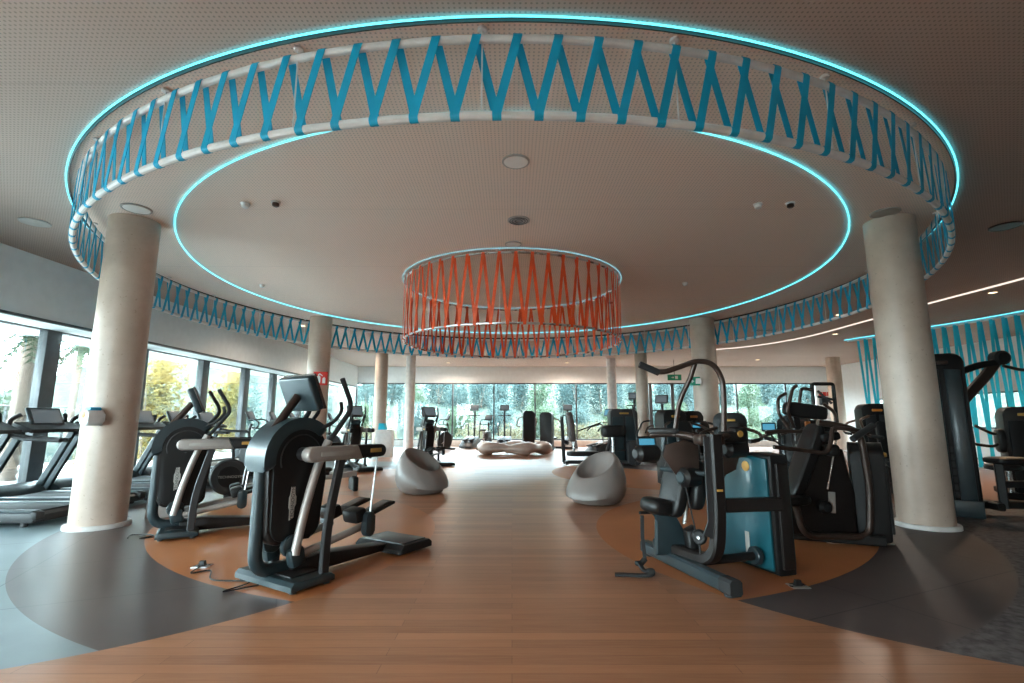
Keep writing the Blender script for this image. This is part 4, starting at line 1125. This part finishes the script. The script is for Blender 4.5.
# golden trees left of the glass wall
gl = 'golden bushes outside the left windows'
for x, y, z, s, kd, mt_, lab in ((-13.2, 18.0, -.2, 1.25, 'tall', 'leaf_gold', 'golden leafed tree behind the first window right of the left column'),
        (-13.0, 22.5, -.2, 1.2, 'tall', 'leaf_gold', 'golden tree behind the second window right of the left column'),
        (-16.0, 20.5, -.2, 1.25, 'tall', 'leaf_green', 'green tree between the two golden trees, further back'),
        (-14.5, 27.0, -.2, 1.2, 'tall', 'leaf_blue', 'bluish tree behind the left glass wall, farthest along'),
        (-11.5, 29.0, -.2, 1.1, 'tall', 'leaf_blue', 'bluish tree outside the back left corner of the room'),
        (-12.4, 15.2, -.2, .9, 'low', 'leaf_gold', 'low golden bush at the foot of the golden trees'),
        (-18.5, 14.0, .2, 1.0, 'low', 'leaf_green', 'low round bush on the bank behind the left column'),
        (-19.5, 17.0, .3, 1.1, 'low', 'leaf_gold', 'low yellowish bush on the bank right of the palm'),
        (-20.5, 20.0, .4, 1.3, 'bushy', 'leaf_green', 'broad bush up on the bank behind the golden trees'),
        (-19.5, 10.6, .2, .8, 'low', 'leaf_green', 'low bush on the bank left of the palm trunk')):
    shrub(kd, mt_, x, y, z, s, lab, gl, rnd.uniform(0, 6))
def palm(x, y, h, r, lean, label, seed):
    o = empty('palm_tree', label, 'tree', 'palms outside the left windows', (x, y, -.2)); rn = random.Random(seed)
    prof = [(0, 0, 0), (lean*.3, 0, h*.35), (lean*.7, 0, h*.7), (lean, 0, h)]
    m = MB(); P = spline(prof, 12)
    for k, (a, b) in enumerate(zip(P, P[1:])): m.tube([a, a.lerp(b, .75), b], r*(1.05 if k % 2 else .95), 12)
    m.build('trunk', 'bark', o)
    m = MB()
    for k in range(22):
        a = rn.uniform(0, 6.28); el = rn.uniform(-.5, .9); L = rn.uniform(.5, .85); base = Vector((lean, 0, h))
        dirv = Vector((math.cos(a), math.sin(a), 0)); sidev = Vector((-math.sin(a), math.cos(a), 0)); pr = None; ctr = []
        for j in range(9):
            q = j/8; ctr.append(base+dirv*(L*q)+Vector((0, 0, el*L*q-.75*L*q*q)))
        for j in range(1, 9):
            for sg in (-1, 1):
                p = ctr[j]; tip = p+sidev*sg*(.34*(1-.6*j/8))+dirv*.12-Vector((0, 0, .1)); p2 = ctr[j-1].lerp(p, .3)
                m._face([m.bm.verts.new(v) for v in (p, tip, p2)])
        m.tube(ctr, .012, 5)
    m.build('fronds', 'leaf_green', o, 180)
palm(-11.9, 12.0, 3.65, .17, .12, 'palm with a thick leaning trunk outside the leftmost window', 4)
palm(-14.95, 16.9, 4.0, .10, .1, 'second palm, hazy behind the gap left of the left column', 8)
# outdoor fence beyond the golden trees
o = empty('rail_fence', 'thin rail fence outside behind the golden trees', 'fence', None, (0, 0, -.2))
m = MB()
for z in (1.1, 2.0): m.tube([(-18.6, 16, z), (-17.0, 24, z), (-16.2, 30, z)], .03, 6)
m.build('rail', 'frame_grey', o)
for k in range(8):
    q = k/7; x = -18.6+(2.4*q); y = 16+14*q
    MB().tube([(x, y, 0), (x, y, 2.05)], .04, 6).build('post', 'frame_grey', o)
# roof edge seen through the top of the left windows
struct('roof_overhang', MB().box((-10.2, 9, 3.35), (2.8, 40, .16), bev=.01), 'wall_white')

# ---------------------------------------------------------------- light
wd = bpy.data.worlds.new('world'); sc.world = wd; wd.use_nodes = True
nt = wd.node_tree; bg = nt.nodes['Background']
tc = nt.nodes.new('ShaderNodeTexCoord'); sp = nt.nodes.new('ShaderNodeSeparateXYZ'); nt.links.new(tc.outputs['Generated'], sp.inputs[0])
rp = nt.nodes.new('ShaderNodeValToRGB'); nt.links.new(sp.outputs[2], rp.inputs[0])
e = rp.color_ramp.elements; e[0].position = .0; e[0].color = (.70, .93, 1.0, 1); e[1].position = .6; e[1].color = (.50, .82, 1.0, 1)
nz = nt.nodes.new('ShaderNodeTexNoise'); nz.inputs['Scale'].default_value = 2.2; nz.inputs['Detail'].default_value = 5; nt.links.new(tc.outputs['Generated'], nz.inputs['Vector'])
mxn = nt.nodes.new('ShaderNodeMix'); mxn.data_type = 'RGBA'; nt.links.new(nz.outputs['Fac'], mxn.inputs[0]); nt.links.new(rp.outputs[0], mxn.inputs[6]); mxn.inputs[7].default_value = (.95, 1.0, 1.0, 1)
nt.links.new(mxn.outputs[2], bg.inputs[0]); bg.inputs[1].default_value = SKY
def lamp(name, typ, loc, energy, col, **kw):
    l = bpy.data.lights.new(name, typ); l.energy = energy; l.color = col
    rot = kw.pop('rot', (0, 0, 0)); portal = kw.pop('portal', False)
    for k, v in kw.items(): setattr(l, k, v)
    if portal: l.cycles.is_portal = True
    o = bpy.data.objects.new(name, l); COL.objects.link(o); o.location = loc; o.rotation_euler = rot
    return o
sun = lamp('sun', 'SUN', (0, 0, 20), SUN, (1.0, .84, .62), angle=R(3), rot=Euler((R(52), 0, R(128))).to_quaternion().to_euler())
# portals guide the daylight through the three glass walls
lamp('portal_left', 'AREA', (XL-.25, 9.7, 1.55), 1, (1, 1, 1), portal=True, shape='RECTANGLE', size=2.9, size_y=30.5, rot=(0, R(-90), 0))
lamp('portal_back', 'AREA', (3.7, YB+.25, 1.72), 1, (1, 1, 1), portal=True, shape='RECTANGLE', size=23.2, size_y=2.9, rot=(R(-90), 0, 0))
lamp('portal_right', 'AREA', (XR+.4, 16.3, 1.62), 1, (1, 1, 1), portal=True, shape='RECTANGLE', size=1.3, size_y=11.7, rot=(0, R(90), 0))
lamp('portal_front', 'AREA', (-6.45, YF-.25, 1.6), 1, (1, 1, 1), portal=True, shape='RECTANGLE', size=4.3, size_y=3.1, rot=(R(90), 0, 0))
lamp('downlight_glow', 'SPOT', (10.17, 10.17, ZC-.06), AISLE, (1.0, .62, .34), spot_size=R(150), spot_blend=.9, shadow_soft_size=.09)
# ceiling lamps: fill added behind the viewer and at the sides, plus back lamps
for x, y, e, lab in DOWN:
    o = ceiling_disc('downlight', x, y, .11, 'lamp_warm', lab, 'lamp', 'warm downlights')
    lamp('downlight_lamp', 'SPOT', (x, y, ZC-.06), e, (1.0, .84, .70), spot_size=R(168), spot_blend=.6, shadow_soft_size=.11)

# ---------------------------------------------------------------- camera
cam = bpy.data.cameras.new('camera'); cam.sensor_width = 36; cam.lens = 494.5/1024*36; cam.clip_end = 300
co = bpy.data.objects.new('camera', cam); COL.objects.link(co)
co.location = (0, 0, 1.3); co.rotation_euler = (R(99.0), 0, 0); sc.camera = co
sc.view_settings.view_transform = 'Standard'; sc.view_settings.look = 'None'
sc.view_settings.gamma = 1; sc.view_settings.use_curve_mapping = False; sc.view_settings.exposure = EXPO
cy = sc.cycles
cy.max_bounces = 10; cy.diffuse_bounces = 5; cy.glossy_bounces = 4; cy.transparent_max_bounces = 12
cy.use_denoising = True; cy.caustics_reflective = False; cy.caustics_refractive = False; cy.sample_clamp_indirect = 6
